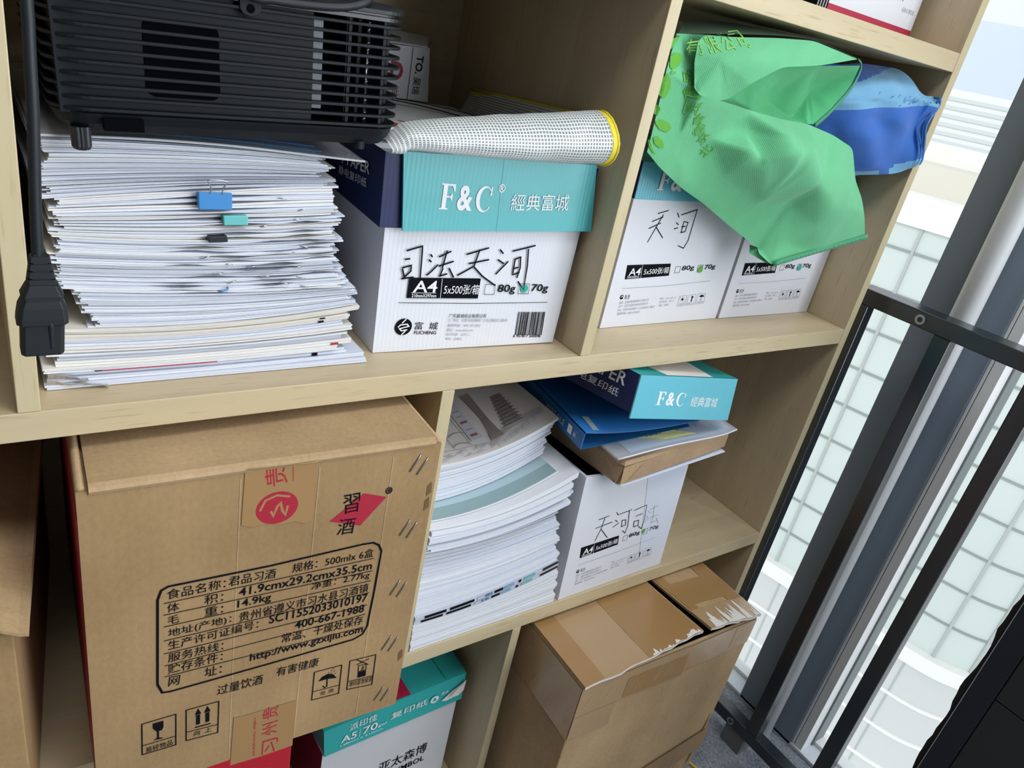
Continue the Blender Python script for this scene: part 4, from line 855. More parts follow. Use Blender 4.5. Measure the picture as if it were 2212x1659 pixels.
tq(.305, H_ - .050, .35, H_ - .046, H_ - .010, H_ - .008, 'clear_tape', .0004); tq(.20, .02, .35, .05, .075, .10, 'brown_tape', .0002); tq(.12, .0, .20, .015, .06, .075, 'brown_tape', .0002)
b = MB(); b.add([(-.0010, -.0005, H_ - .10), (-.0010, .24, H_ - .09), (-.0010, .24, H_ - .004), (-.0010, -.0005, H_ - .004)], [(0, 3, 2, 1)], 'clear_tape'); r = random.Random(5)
for k in range(16):  # glare streaks painted on the side tape
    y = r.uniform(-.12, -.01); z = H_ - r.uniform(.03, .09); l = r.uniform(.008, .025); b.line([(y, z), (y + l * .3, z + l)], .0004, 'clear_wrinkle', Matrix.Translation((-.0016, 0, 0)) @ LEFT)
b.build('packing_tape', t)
# ---- lower row: red box and teal box
t = thing('red_box', 'bright red box marked 00×5 below the liquor carton', 'box', (-1.015, .045, Z3T), 0)
b = MB(); b.box(0, .2145, 0, .29, .0005, .268, 'red_card'); Mr = front(-.0003)
b.text('00×5', .105, .182, .075, .019, .0, 'white_ink', Mr); b.line([(.189, .176), (.189, .207)], .0012, 'white_ink', Mr); b.build('body', t, bevel=.002)
t = thing('teal_lidded_box', 'grey paper box with torn teal A5 lid, lower left of the taped carton', 'box', (-.7582, .046, Z3T), .0215)
W_ = .218; zb = -.5876 - Z3T; zt = -.538 - Z3T
b = MB(); b.box(.0035, W_ - .005, .004, .29, .0005, zb + .03, 'grey_card', None); Mg = front(.0037)
b.text('亚太森博', .095, zb - .095, .080, .022, .0, 'black_ink', Mg @ Matrix.Translation((0, 0, .0006))); b.text('SYMBOL', .118, zb - .113, .056, .011, .0, 'black_ink', Mg @ Matrix.Translation((0, 0, .0006)))
b.poly([(-.28, .05), (-.004, .05), (-.004, zb), (-.28, zb)], 'maroon_card', Matrix.Translation((.0030, 0, 0)) @ LEFT); b.build('body', t, bevel=.0015)
b = MB(); b.hexa([(.004, 0, zb), (W_, 0, zb), (W_, .293, zb), (0, .293, zb), (0, .001, zt), (W_ + .002, .004, zt), (W_ + .002, .293, zt + .022), (0, .293, zt + .022)], 'sea_card')
Mg = front(-.0003); b.text('A5', .026, zb + .014, .022, .0125, 0, 'white_ink', Mg); b.line([(.0525, zb + .012), (.0525, zb + .028)], .0005, 'white_ink', Mg); b.text('70', .057, zb + .014, .022, .0135, 0, 'white_ink', Mg); b.text('g/m²', .080, zb + .014, .013, .006, 0, 'white_ink', Mg)
b.text('148mm x 210mm', .026, zb + .0075, .062, .0032, 0, 'white_ink', Mg); b.text('派印佳', .036, zb + .032, .040, .013, 0, 'white_ink', Mg, .0)
b.text('复印纸', .098, zb + .020, .058, .0125, 0, 'white_ink', Mg)
b.disc(.168, zb + .024, .0068, .0068, 'white_ink', Mg @ Matrix.Translation((0, 0, .0001))); b.poly([(.1635, zb + .0215), (.1725, zb + .0215), (.168, zb + .029)], 'sea_card', Mg @ Matrix.Translation((0, 0, .0004)))
b.text('亚太', .178, zb + .027, .013, .006, 0, 'white_ink', Mg)
b.poly([(.180, zb + .015), (.190, zb + .011), (.200, zb + .013), (.210, zb + .012), (.2182, zb + .019), (.2190, zb + .040), (.213, zb + .036), (.204, zb + .031), (.196, zb + .027), (.188, zb + .021)], 'torn_paper', Mg @ Matrix.Translation((0, 0, .0005)))
b.poly([(.190, zb + .018), (.196, zb + .017), (.204, zb + .025), (.215, zb + .035), (.2185, zb + .0395), (.213, zb + .036), (.204, zb + .031), (.196, zb + .026)], 'card_grey', Mg @ Matrix.Translation((0, 0, .0007)))
sl = .022 / .29
for x0, x1, m_ in ((.105, .128, 'crimson'), (.186, .190, 'teal_ink'), (.075, .077, 'teal_ink')): b.add([(x, y, zt + .0006 + (y - .002) * sl * .99 + .0004) for x, y in ((x0, .004), (x1, .004), (x1 - .01, .24), (x0 - .01, .24))], [(0, 1, 2, 3)], m_)
b.build('lid', t, bevel=.002)
# ---- white box on the upper shelf board
t = thing('white_box', 'white box with red bottom stripe and phone number on the upper shelf board', 'box', (-.2240, .068, Z0T), 0)
b = MB(); b.box(0, .2070, 0, .27, .0005, .26, 'white_card'); Mw = front(-.0003)
b.poly([(0, .0005), (.207, .0005), (.207, .0165), (0, .0165)], 'crimson', Mw); b.text('400-678-0114', .112, .0445, .052, .0085, 0, 'black_ink', Mw); b.line([(.085, .049), (.108, .049)], .003, 'grey_ink', Mw)
b.text('乐办公 事生活', .168, .0335, .030, .0055, 0, 'grey_ink', Mw); b.build('body', t, bevel=.0012)
t = thing('paper_bundle', 'thin striped bundle left of the white box on the upper board', 'papers', (-.2275, .062, Z0T))
b = MB()
for k in range(9): b.box(-.012 + .0012 * k, -.0112 + .0012 * k, -.001 * k, .15, .0003, .030 - .0008 * k, 'paper_white' if k % 2 else 'black_ink')
b.build('sheets', t)
# ---------------------------------------------------------------- stacks of paper, every sheaf an object of its own
NX = 36
def q3(l, m_, r, s):
    """a curve through left, middle and right"""
    return l * 2 * (s - .5) * (s - 1) + m_ * 4 * s * (1 - s) + r * 2 * s * (s - .5)
class Stack:
    def __init__(s, X0, X1, base, seed):
        s.X0, s.X1, s.rng = X0, X1, random.Random(seed); s.h = [base] * (NX + 1)
    def grid(s, arr, x):
        f = (x - s.X0) / (s.X1 - s.X0) * NX; f = min(max(f, 0), NX - 1e-6); i = int(f); return arr[i] + (arr[i + 1] - arr[i]) * (f - i)
    def section(s, n, top, make):
        """n layers filling the space from the present height up to the profile top(l, m, r)"""
        bot = list(s.h); tp = [max(q3(*top, i / NX), bot[i] + .0004 * n) for i in range(NX + 1)]
        w = [s.rng.uniform(.75, 1.25) for _ in range(n)]
        spec = [make(k, n) for k in range(n)]
        for k in range(n): w[k] *= spec[k].get('w', 1)
        W = sum(w); acc = 0; out = []
        for k in range(n):
            a, acc = acc, acc + w[k]; sp = spec[k]
            lo = [bot[i] + (tp[i] - bot[i]) * a / W for i in range(NX + 1)]; hi = [bot[i] + (tp[i] - bot[i]) * acc / W for i in range(NX + 1)]
            out.append((lo, hi, sp))
        s.h = tp
        return out
def sheaf(st, lo, hi, sp, name, label, cat, group):
    """one sheaf: several sheets, each a thin wavy slab with its own slightly shifted edges"""
    rng = st.rng; ns = sp.get('sheets', 3); b = MB(); nx = 26
    x0, x1, y0, y1 = sp['x0'], sp['x1'], sp['y0'], sp.get('y1', .325)
    gp = sp.get('pinch', [])               # (x, width, amount): openings left by clips
    ja, jy = sp.get('jag', .0025), sp.get('jy', .0015)
    ox, oy = x0, y0; oz = st.grid(lo, (x0 + x1) / 2)
    ph = rng.uniform(0, 9); rg = sp.get('rough', 1.)
    for q in range(ns):
        mat = sp['mats'][q % len(sp['mats'])]
        xa = x0 + rng.uniform(-ja, ja); xb = x1 + rng.uniform(-ja, ja); ya = y0 + rng.uniform(-jy, jy); sk = rng.uniform(-.0015, .0015) + sp.get('skew', 0)
        v = []
        for i in range(nx + 1):
            s_ = i / nx; x = xa + (xb - xa) * s_; l, h = st.grid(lo, x), st.grid(hi, x); t = h - l
            pin = sum(am * math.exp(-((x - px) / pw) ** 2) for px, pw, am in gp); pin = min(pin, .85)
            wv = .5 + .5 * noise.noise((x * 30 + ph, q * 3.3, ph))
            lo_q = l + t * (q + .04 + .03 * wv * rg) / ns; hi_q = l + t * (q + (.93 if q < ns - 1 else sp.get('gap', .81)) + .05 * wv * rg) / ns
            c = l + t * (.5 + .25 * math.sin(ph)); lf, hf = c + (lo_q - c) * (1 - pin), c + (hi_q - c) * (1 - pin)
            yy = ya + sk * s_ + .0005 * rg * noise.noise((x * 30, q * 2.1 + ph, 0)); bl, bh = l + t * (q + .05) / ns, l + t * (q + .95) / ns
            drop = sp.get('back', 0)
            v += [(x - ox, yy - oy, lf - oz), (x - ox, yy - oy, hf - oz), (x - ox, yy + .05 - oy, bl - oz + drop * .2), (x - ox, yy + .05 - oy, bh - oz + drop * .2), (x - ox, y1 - oy, bl - oz + drop), (x - ox, y1 - oy, bh - oz + drop)]
        fs = []
        for i in range(nx):
            a, c = 6 * i, 6 * (i + 1)
            fs += [(a, c, c + 1, a + 1), (a + 1, c + 1, c + 3, a + 3), (a + 3, c + 3, c + 5, a + 5), (a, a + 2, c + 2, c), (a + 2, a + 4, c + 4, c + 2), (a + 4, a + 5, c + 5, c + 4)]
        for a in (0, 6 * nx): fs += [(a, a + 1, a + 3, a + 2), (a + 2, a + 3, a + 5, a + 4)]
        b.add(v, fs, mat)
    o = b.build(name, None, loc=(ox, oy, oz)); return tag(o, label, cat, group)
PW = ['paper_cool', 'paper_white', 'paper_cool', 'paper_grey']
# ---- left stack, under the projector
S1 = Stack(-1.034, -.770, .0006, 11); L1 = []
def env(k, n):
    x1 = [-.7705, -.772, -.790, -.800, -.786, -.796, -.792, -.788, -.797, -.790, -.795, -.784][k]
    x0 = [-1.0275, -1.026, -1.024, -1.028, -1.020, -1.018, -1.026, -1.017, -1.018, -1.016, -1.018, -1.019][k]
    m_ = [['paper_cool'], ['paper_white', 'paper_cool'], ['paper_cool'], ['paper_white', 'paper_warm'], ['paper_warm'], ['paper_grey'], ['paper_white'], ['paper_warm', 'paper_white'], ['paper_cool'], ['paper_warm'], ['paper_cream'], ['paper_cream', 'paper_warm']][k]
    return dict(x0=x0, x1=x1, y0=[.030, .033, .0345, .031, .033, .034, .033, .032, .034, .033, .031, .030][k], sheets=[2, 2, 2, 4, 2, 2, 2, 3, 2, 2, 2, 3][k], mats=m_, jag=.001, jy=.001, w=1)
L1 += [('document_wallet', e) for e in S1.section(12, (.052, .0490, .0625), env)]
def lowdocs(k, n):
    r = S1.rng; return dict(x0=-.992 + r.uniform(-.003, .003) - .012 * (k / n), x1=-.791 + r.uniform(-.003, .004), y0=.031 + r.uniform(-.001, .002), sheets=r.choice((2, 3, 3)), mats=PW[r.randrange(2):], jag=.003)
L1 += [('paper_sheaf', e) for e in S1.section(9, (.080, .074, .0785), lowdocs)]
def clipped(k, n):
    r = S1.rng; t = k / n; big = sorted([(r.choice((-.925, -.905, -.89, -.872)) + r.uniform(-.01, .01), .014, .85), (r.choice((-.86, -.845, -.83)) + r.uniform(-.006, .006), .012, .85)])
    return dict(x0=-1.008 - .006 * math.sin(t * 3) + r.uniform(-.004, .003), x1=-.800 - .013 * t + r.uniform(-.004, .004), y0=.031 + r.uniform(-.0015, .002), sheets=r.choice((2, 3, 4)), mats=PW[r.randrange(3):] + ['paper_warm'], pinch=big, jag=.004)
L1 += [('paper_sheaf', e) for e in S1.section(13, (.1215, .1185, .1290), clipped)]
def upper(k, n):
    r = S1.rng; t = k / n; d = clipped(k, n); d.update(x0=-1.014 + r.uniform(-.003, .003), x1=-.812 + r.uniform(-.004, .003), mats=[['paper_white', 'paper_warm'], PW][k % 2], pinch=[(-.893, .02, .6), (-.84, .012, .6)] if k < 4 else [(-.910, .035, .5)])
    return d
L1 += [('paper_sheaf', e) for e in S1.section(9, (.1425, .1580, .1670), upper)]
def topdocs(k, n):
    r = S1.rng; return dict(x0=-1.020 + r.uniform(-.004, .004), x1=-.824 + .006 * math.sin(k) + r.uniform(-.003, .003), y0=.033 + r.uniform(-.001, .002), sheets=r.choice((2, 3, 4)), mats=[PW, ['paper_grey', 'paper_cool'], ['paper_white', 'paper_grey', 'paper_warm']][k % 3], jag=.003, pinch=[(-.905, .04, .35)] if k < 4 else [])
L1 += [('paper_sheaf', e) for e in S1.section(13, (.1835, .1875, .1835), topdocs)]
i_w = i_s = 0
for nm, (lo, hi, sp) in L1:
    if nm == 'document_wallet':
        i_w += 1; lab = 'flat white document wallet, %s from the bottom of the stack under the projector' % ORD[i_w]; o = sheaf(S1, lo, hi, sp, nm, lab, 'folder', 'document wallets at the bottom of the left stack')
    else:
        i_s += 1; kk = i_s; wrd = (ORD[kk] + ' above the flat wallets') if kk <= 22 else (ORD[len([1 for a in L1 if a[0] == 'paper_sheaf']) - kk + 1] + ' below the projector')
        o = sheaf(S1, lo, hi, sp, nm, 'sheaf of white paper in the projector stack, %s' % wrd, 'papers', 'paper sheaves in the left stack')
# marks printed on the edges of the wallets
def edge_mark(name_, x0, x1, z, h, mat, y):
    b = MB(); b.box(0, x1 - x0, 0, .004, 0, h, mat); return b
W1 = [o for o in bpy.data.objects if o.name.startswith('document_wallet')]
def stripe(o, x0, x1, mat, f0=.2, f1=.8, zoff=0.):
    """coloured print along part of a front edge, kept inside the sheaf's own mesh"""
    me = o.data; vs = [v.co.copy() for v in me.vertices]; nx = 26; ox, oy, oz = o.location
    me.materials.append(MATS[mat]); mi = len(me.materials) - 1
    bm = bmesh.new(); bm.from_mesh(me)
    pts = [(vs[6 * i], vs[6 * i + 1]) for i in range(nx + 1)]
    row = []
    for i in range(21):
        x = x0 + (x1 - x0) * i / 20 - ox
        for (a, a2), (c, c2) in zip(pts, pts[1:]):
            if a.x <= x <= c.x:
                f = (x - a.x) / (c.x - a.x); l, h = a.lerp(c, f), a2.lerp(c2, f); row.append((l.lerp(h, f0), l.lerp(h, f1))); break
    q = [(bm.verts.new((l.x, l.y - .0009, l.z + zoff)), bm.verts.new((h.x, h.y - .0009, h.z + zoff))) for l, h in row]
    for (a, c), (d, e) in zip(q, q[1:]): fc = bm.faces.new((a, d, e, c)); fc.material_index = mi
    bm.to_mesh(me); bm.free()
stripe(W1[3], -.990, -.905, 'crimson', -.1, .9); stripe(W1[3], -.995, -.990, 'black_ink', -.1, .9)
stripe(W1[2], -.822, -.817, 'black_ink', 0, 1.2); stripe(W1[10], -.820, -.815, 'black_ink', .1, .9); stripe(W1[9], -.8195, -.8145, 'black_ink', .1, .9); stripe(W1[4], -.806, -.799, 'red_ink', .0, 1.0)
# torn grey flaps at the left end of the bottom wallets
def torn(x, y, z, w, h, seed, label):
    r = random.Random(seed); n = 7; b = MB()
    top = [(x + w * i / n, y - .0006 * i, z + h * (1 - .75 * i / n) + r.uniform(-.001, .001)) for i in range(n + 1)]; bot = [(x + w * i / n, y + .004, z) for i in range(n + 1)]
    m_ = n + 1; v = top + bot + [(p[0], p[1] + .0012, p[2]) for p in top + bot]; fs = []
    for i in range(n): fs += [(m_ + i, m_ + i + 1, i + 1, i), (3 * m_ + i, 2 * m_ + i, 2 * m_ + i + 1, 3 * m_ + i + 1), (i, i + 1, 2 * m_ + i + 1, 2 * m_ + i)]
    b.add(v, fs, 'card_grey'); return b
for k, (o, a) in enumerate(((W1[0], (-1.0265, .029, .001, .040, .0075, 2, '')), (W1[1], (-1.0255, .0305, .006, .026, .008, 5, '')))):
    b = torn(*a); f = b.build('torn_flap', o); f.location = -o.location; f['label'] = 'torn grey card flap'
# binder clips
def binder(label, x, z, w, h, mat, wire=False, y=.0275):
    t = thing('binder_clip', label, 'clip', (x, y, z), -.02)
    b = MB(); b.hexa([(0, -.003, 0), (w, -.003, .0008), (w, .014, h * .3), (0, .014, h * .3), (-.0006, -.0032, h), (w - .0006, -.0032, h + .0008), (w, .014, h * .7), (0, .014, h * .7)], mat); b.build('jaw', t, bevel=.0008)
    if wire:
        b = MB(); c = w * .5; b.tube(spline([(c - .0045, -.003, h - .001), (c - .0040, -.0045, h + .0035), (c - .0065, -.006, h + .008), (c - .006, -.0065, h + .0100), (c, -.007, h + .0105), (c + .006, -.0065, h + .0098), (c + .0065, -.006, h + .0078), (c + .0042, -.0045, h + .0035), (c + .0045, -.003, h - .001)], 5), .0005, 'silver', 6); b.build('wire_handle', t, smooth=True)
binder('blue binder clip with a silver wire handle gripping the paper stack', -.9222, .1430, .0240, .0135, 'blue_clip', True)
binder('pale teal binder clip below the blue clip on the paper stack', -.9040, .1315, .0182, .0078, 'teal_clip')
binder('small black binder clip below the teal clip on the paper stack', -.9148, .1178, .0142, .0050, 'black_clip')
# paper clips poking out of the sheaves
clips = [(x, z) for x, z in ((-.858, .1525), (-.842, .1445), (-.846, .1360), (-.872, .1300), (-.8375, .1130), (-.846, .1085), (-.915, .1045), (-.898, .0985), (-.880, .0962), (-.842, .0958), (-.905, .0905), (-.868, .0880), (-.838, .0862), (-.895, .0835), (-.852, .0815), (-.835, .0785))]
clips.sort(key=lambda c: -c[1]); rr = random.Random(8)
for k, (x, z) in enumerate(clips):
    b = MB(); a = rr.uniform(-.25, .45); L = .0042
    P = [(-L, .012, 0), (-L * .9, .002, 0), (-L * .5, -.0012, .0004), (0, -.0018, .0009), (L * .5, -.0012, .0006), (L * .8, .002, 0), (L * .8, .012, 0)]
    b.tube(spline([(p[0], p[1], p[2] + p[0] * a) for p in P], 4), .00042, 'silver', 6)
    o = b.build('paper_clip', None, smooth=True, loc=(x, .0305, z)); tag(o, 'silver wire paper clip on the projector stack, %s from the top' % ORD[k + 1], 'paper clip', 'paper clips in the left stack')
b = MB(); b.tube(spline([(-.004, .01, 0), (-.003, -.001, -.0008), (.001, -.002, .0004), (.004, .0, .0012), (.004, .01, .001)], 5), .0007, 'blue_clip', 6); tag(b.build('paper_clip', None, smooth=True, loc=(-.902, .0305, .0772)), 'blue plastic-coated paper clip low in the projector stack', 'paper clip')
# clear plastic wallet on top of the stack
t = thing('plastic_sleeve', 'clear plastic sleeve with blue lines lying on the stack under the projector', 'sleeve', (0, 0, 0))
b = MB(); plain('sleeve_edge', (.62, .66, .70), .3)
P = [(-1.022, .029, .1868), (-.96, .0275, .1900), (-.90, .0270, .1905), (-.84, .027, .1885), (-.793, .029, .1865)]
v = []; 
for x, y, z in spline(P, 6): v += [(x, y, z), (x, y + .10, z + .0035), (x, .31, z + .0035)]
n = len(v) // 3; fs = [(3 * i + j, 3 * i + 3 + j, 3 * i + 4 + j, 3 * i + 1 + j) for i in range(n - 1) for j in (0, 1)]; b.add(v, fs, 'clear_film')
v2 = [(x, y, z + .0012) for x, y, z in v]; b.add(v2, fs, 'clear_film'); b.tube([(x, y - .0004, z + .0004) for x, y, z in spline(P, 6)], .0009, 'sleeve_edge', 6); b.build('film', t)
b = MB()
for k, y in enumerate((.040, .048, .056, .066, .076)): b.tube([(x, y + .010 * (k % 2), z + .0012 + (y - .03) * .035) for x, yy, z in spline(P, 4)][3 + k:-3], .00055, 'blue_clip', 4)
b.build('blue_lines', t)
b = MB(); b.add([(x, y + dy, z - .0009) for x, y, z in spline(P, 4)[2:-4] for dy in (.003, .27)], [(2 * i, 2 * i + 2, 2 * i + 3, 2 * i + 1) for i in range(len(spline(P, 4)) - 7)], 'paper_grey'); b.build('insert_sheet', t)
# ---- middle row stack of booklets
S2 = Stack(-.684, -.452, Z2T + .0006, 23); L2 = []
def bk(k, n): r = S2.rng; return dict(x0=-.681, x1=-.4585 + r.uniform(-.0015, .0022) - .001 * k, y0=.0015 + r.uniform(-.0005, .0025), sheets=1, mats=['paper_white'], jag=.0006, jy=.0003, w=1, rough=.1, gap=.86)
L2 += [('booklet', e) for e in S2.section(9, (-.3445, -.3410, -.3190), bk)]
def mag(k, n): return dict(x0=-.681, x1=-.466 - .002 * k, y0=.004, sheets=1, mats=['paper_grey'], jag=.0015, jy=.0006, rough=.1, gap=.96)
L2 += [('magazine', e) for e in S2.section(2, (-.3330, -.3285, -.3060), mag)]
def docs(k, n): r = S2.rng; t = k / n; return dict(x0=-.680, x1=-.4680 - .004 * t + .003 * math.sin(k * 1.3) + r.uniform(-.0015, .0015), y0=.0075 + .026 * t + r.uniform(-.0006, .0008), sheets=r.choice((2, 3, 3)), mats=[PW, ['paper_cool', 'paper_white'], ['paper_white', 'paper_cool', 'paper_cool']][k % 3], jag=.0012, jy=.0005, rough=.35)
L2 += [('paper_sheaf', e) for e in S2.section(20, (-.232, -.240, -.2255), docs)]
def loose(k, n): r = S2.rng; t = k / n; return dict(x0=-.680, x1=-.4655 + .006 * math.sin(k * 2) + r.uniform(-.002, .002), skew=.014, y0=[.001, .005, .000, .003, .005][k], sheets=[2, 2, 2, 1, 1][k], mats=['paper_white', 'paper_cool'], jag=.003, jy=.0012, rough=.3)
L2 += [('loose_sheaf', e) for e in S2.section(5, (-.196, -.202, -.1755), loose)]
def pgreen(k, n): return dict(x0=-.680, x1=-.482 + .001, skew=[.024, .03][k], y0=[.010, .042][k], sheets=1, rough=.2, gap=.80, mats=[['paper_white'], ['paper_cool']][k], jag=.0005)
L2 += [('report', e) for e in S2.section(2, (-.1925, -.1985, -.1710), pgreen)]
def mid(k, n): r = S2.rng; return dict(x0=-.680, x1=-.4830 + r.uniform(-.002, .003), skew=.032, y0=.039 - .004 * (k / n) + r.uniform(-.001, .001), sheets=r.choice((2, 3)), mats=['paper_cool', 'paper_white'], jag=.0015, jy=.0005, rough=.35)
L2 += [('paper_sheaf', e) for e in S2.section(6, (-.154, -.160, -.1325), mid)]
def tp(k, n): r = S2.rng; return dict(x0=-.680, x1=[-.4815, -.480, -.4785, -.475][k], skew=.034, y0=[.034, .033, .032, .030][k], sheets=[2, 2, 1, 1][k], mats=[['paper_cool'], ['paper_white', 'paper_grey'], ['paper_cool'], ['glossy_cover']][k], jag=.001, jy=.0005, rough=.25)
L2 += [('top_booklet', e) for e in S2.section(4, (-.1345, -.1400, -.1140), tp)]
names = dict(booklet=('booklet', 'white stapled booklet on the middle shelf, %s from the bottom of its pile', 'booklet', 'white booklets at the bottom of the pile'),
             magazine=('magazine', 'magazine with dark and blue page edges on the white booklets, %s of the two', 'magazine', 'magazines in the middle shelf pile'),
             paper_sheaf=('paper_sheaf', 'thin white sheaf in the booklet pile, %s above the dark-edged magazines', 'papers', 'paper sheaves in the booklet pile'),
             loose_sheaf=('paper_sheaf', 'curled white sheaf sticking out of the booklet pile, %s from below', 'papers', 'curled sheaves in the booklet pile'),
             report=('report', '', 'report', None), top_booklet=('booklet', 'booklet on top of the middle shelf pile, %s from below', 'booklet', 'booklets topping the pile'))
cnt = {}
for nm, (lo, hi, sp) in L2:
    cnt[nm] = cnt.get(nm, 0) + 1; a, lb, ct, gr = names[nm]
    lb = lb % ORD[cnt[nm]] if '%s' in lb else ['white report in the booklet pile, directly under the blue-grey cover', 'report with pale blue and grey cover curving out of the booklet pile'][cnt[nm] - 1]
    if nm == 'top_booklet' and cnt[nm] == 4: lb = 'top booklet with grey line drawings of towers on its cover'; gr = None
    o = sheaf(S2, lo, hi, sp, a, lb, ct, gr)
    if nm == 'report' and cnt[nm] == 1: REP = (o, lo, hi, sp)
    if nm == 'report' and cnt[nm] == 2: REP2 = o
    if nm == 'top_booklet': TOPB = (o, lo, hi, sp)
    if nm == 'magazine':
        for x0, x1, m_ in ((-.675, -.645, 'black_ink'), (-.640, -.605, 'black_ink'), (-.600, -.580, 'paper_grey'), (-.59, -.578, 'blue_clip'), (-.575, -.562, 'black_ink'), (-.560, -.545, 'sky_cloth'), (-.538, -.534, 'black_ink'), (-.530, -.512, 'teal_clip'), (-.500, -.470, 'foam_black')): stripe(o, x0 + .004 * cnt[nm], x1 + .004 * cnt[nm], m_, .38 if cnt[nm] == 1 else .30, 1.0)
# the report's cover shows as a pale band and a grey band in front of the sheets above it
def cover_bands(o, lo, hi, sp):
    me = o.data; ox, oy, oz = o.location; bm = bmesh.new(); bm.from_mesh(me); n = 30
    for y0, y1, mat in ((.0115, .0315, 'sleeve_band'), (.0315, .075, 'sleeve_pale')):
        me.materials.append(MATS[mat]); mi = len(me.materials) - 1; rw = []
        for i in range(n + 1):
            x = sp['x0'] + .002 + (sp['x1'] - sp['x0'] - .004) * i / n; z = S2.grid(lo, x) * .08 + S2.grid(hi, x) * .92 - oz
            rw.append([bm.verts.new((x - ox, y - oy, z)) for y in (y0 + sp['skew'] * i / n, y1 + sp['skew'] * i / n)])
        for a, c in zip(rw, rw[1:]): f = bm.faces.new((a[0], c[0], c[1], a[1])); f.material_index = mi
    bm.to_mesh(me); bm.free()
cover_bands(*REP)
# line drawings on the top cover
o, lo, hi, sp = TOPB; me = o.data; ox, oy, oz = o.location
b = MB(); I4 = Matrix.Identity(4)
def Ln(p, w=.0007, m_='warm_grey_ink'): b.line(p, w, m_, I4)
def Pg(p, m_='warm_grey_ink'): b.poly(p, m_, I4)
# cover frame: u to the right (0..205 mm), v away from the viewer (0..265 mm)
for k in range(9):                                                            # pagoda
    v0 = .031 + .0075 * k; w = .0185 - .0010 * k; c = .152 + .0016 * k
    Pg([(c - w * .74, v0 + .0015), (c + w * .74, v0 + .0015), (c + w * .70, v0 + .0070), (c - w * .70, v0 + .0070)], 'warm_grey_ink')
    Pg([(c - w, v0), (c + w, v0), (c + w * .88, v0 + .0016), (c - w * .88, v0 + .0016)], 'mid_grey_ink'); Ln([(c - w * .92, v0 + .0060), (c + w * .92, v0 + .0060)], .0008, 'mid_grey_ink')
    for q in range(5): Ln([(c - w * .6 + w * .30 * q, v0 + .0020), (c - w * .6 + w * .30 * q, v0 + .0055)], .0010, 'mid_grey_ink')
Lt = [(.104, .016), (.112, .035), (.1175, .060), (.1195, .085), (.1210, .125)]; Rt = [(.128, .020), (.1265, .035), (.1280, .060), (.1310, .085), (.1360, .125)]   # lattice tower
for i in range(len(Lt) - 1): Pg([Lt[i], Rt[i], Rt[i + 1], Lt[i + 1]], 'warm_grey_ink')
for i in range(7): Ln([(.106 + .0033 * i, .018), (.1185 + .0014 * i, .060), (.1215 + .0020 * i, .120)], .0005, 'mid_grey_ink')
for i in range(16): Ln([(.1055 + .0006 * i, .018 + .0028 * i), (.1280 - .0001 * i, .021 + .0028 * i)], .0004, 'mid_grey_ink')
Pg([(.080, .028), (.099, .030), (.106, .125), (.090, .125)], 'paper_grey')
for k, v0 in enumerate((.036, .051, .066, .082, .094)):
    d = .0012 * k + .002; h = .0052 if k in (0, 2) else .0012; Pg([(.083 + d, v0), (.094 + d, v0), (.0945 + d, v0 + h), (.0835 + d, v0 + h)], 'rose_ink')
for v0, u0 in ((.026, .050), (.048, .056)): Ln([(u0 + .0032 * i, v0 + .005 * math.sin(i / 8 * PI)) for i in range(9)], .0024, 'warm_grey_ink')
Ln([(.050, .02), (.058, .10)]); Ln([(.076, .022), (.082, .10)]); Ln([(.0, .020), (.05, .021), (.10, .016)])
for j in range(6): Ln([(.096 + .0010 * j + .0064 * i, .003 + .0022 * j + .022 * math.sin(min(1, i / 9) * PI / 2) ** 1.1) for i in range(17)], .0006)
for i in range(24): Ln([(.108 + .0039 * i, .001 + .0009 * i), (.110 + .0039 * i, .010 + .0009 * i)], .0007, 'paper_grey' if i % 3 else 'warm_grey_ink')
r_ = random.Random(6)
for i in range(26):
    u, v0 = r_.uniform(.02, .10), r_.uniform(.003, .016); a, c = r_.uniform(.003, .010), r_.uniform(.001, .004); Ln([(u, v0), (u + a, v0), (u + a, v0 + c), (u + a * 1.8, v0 + c)], .0006, 'paper_grey' if i % 2 else 'warm_grey_ink')
for i in range(9): Ln([(.003 + .003 * i, .002), (.003 + .003 * i, .016 - .0012 * i)], .0004, 'paper_grey'); Ln([(.003, .002 + .0017 * i), (.03 - .002 * i, .002 + .0017 * i)], .0004, 'paper_grey')
bm = bmesh.new(); bm.from_mesh(me); base = len(me.materials)
for nme in b.names: me.materials.append(MATS[nme])
seqd = {}
for f, mi in zip(b.f, b.mi):
    key = (b.names[mi]); lift = {'warm_grey_ink': .0004, 'paper_grey': .0005, 'mid_grey_ink': .0006, 'rose_ink': .0007, 'glossy_cover': .0007}[key]; vv = []
    for i in f:
        u, v_, _ = b.v[i]; x = sp['x0'] + .003 + u * .985; y = sp['y0'] + .0015 + v_ * .97 + sp.get('skew', 0) * u / .205
        vv.append(bm.verts.new((x - ox, y - oy, S2.grid(hi, x) - oz + lift - .0002)))
    ff = bm.faces.new(vv); ff.material_index = base + mi
bm.to_mesh(me); bm.free()
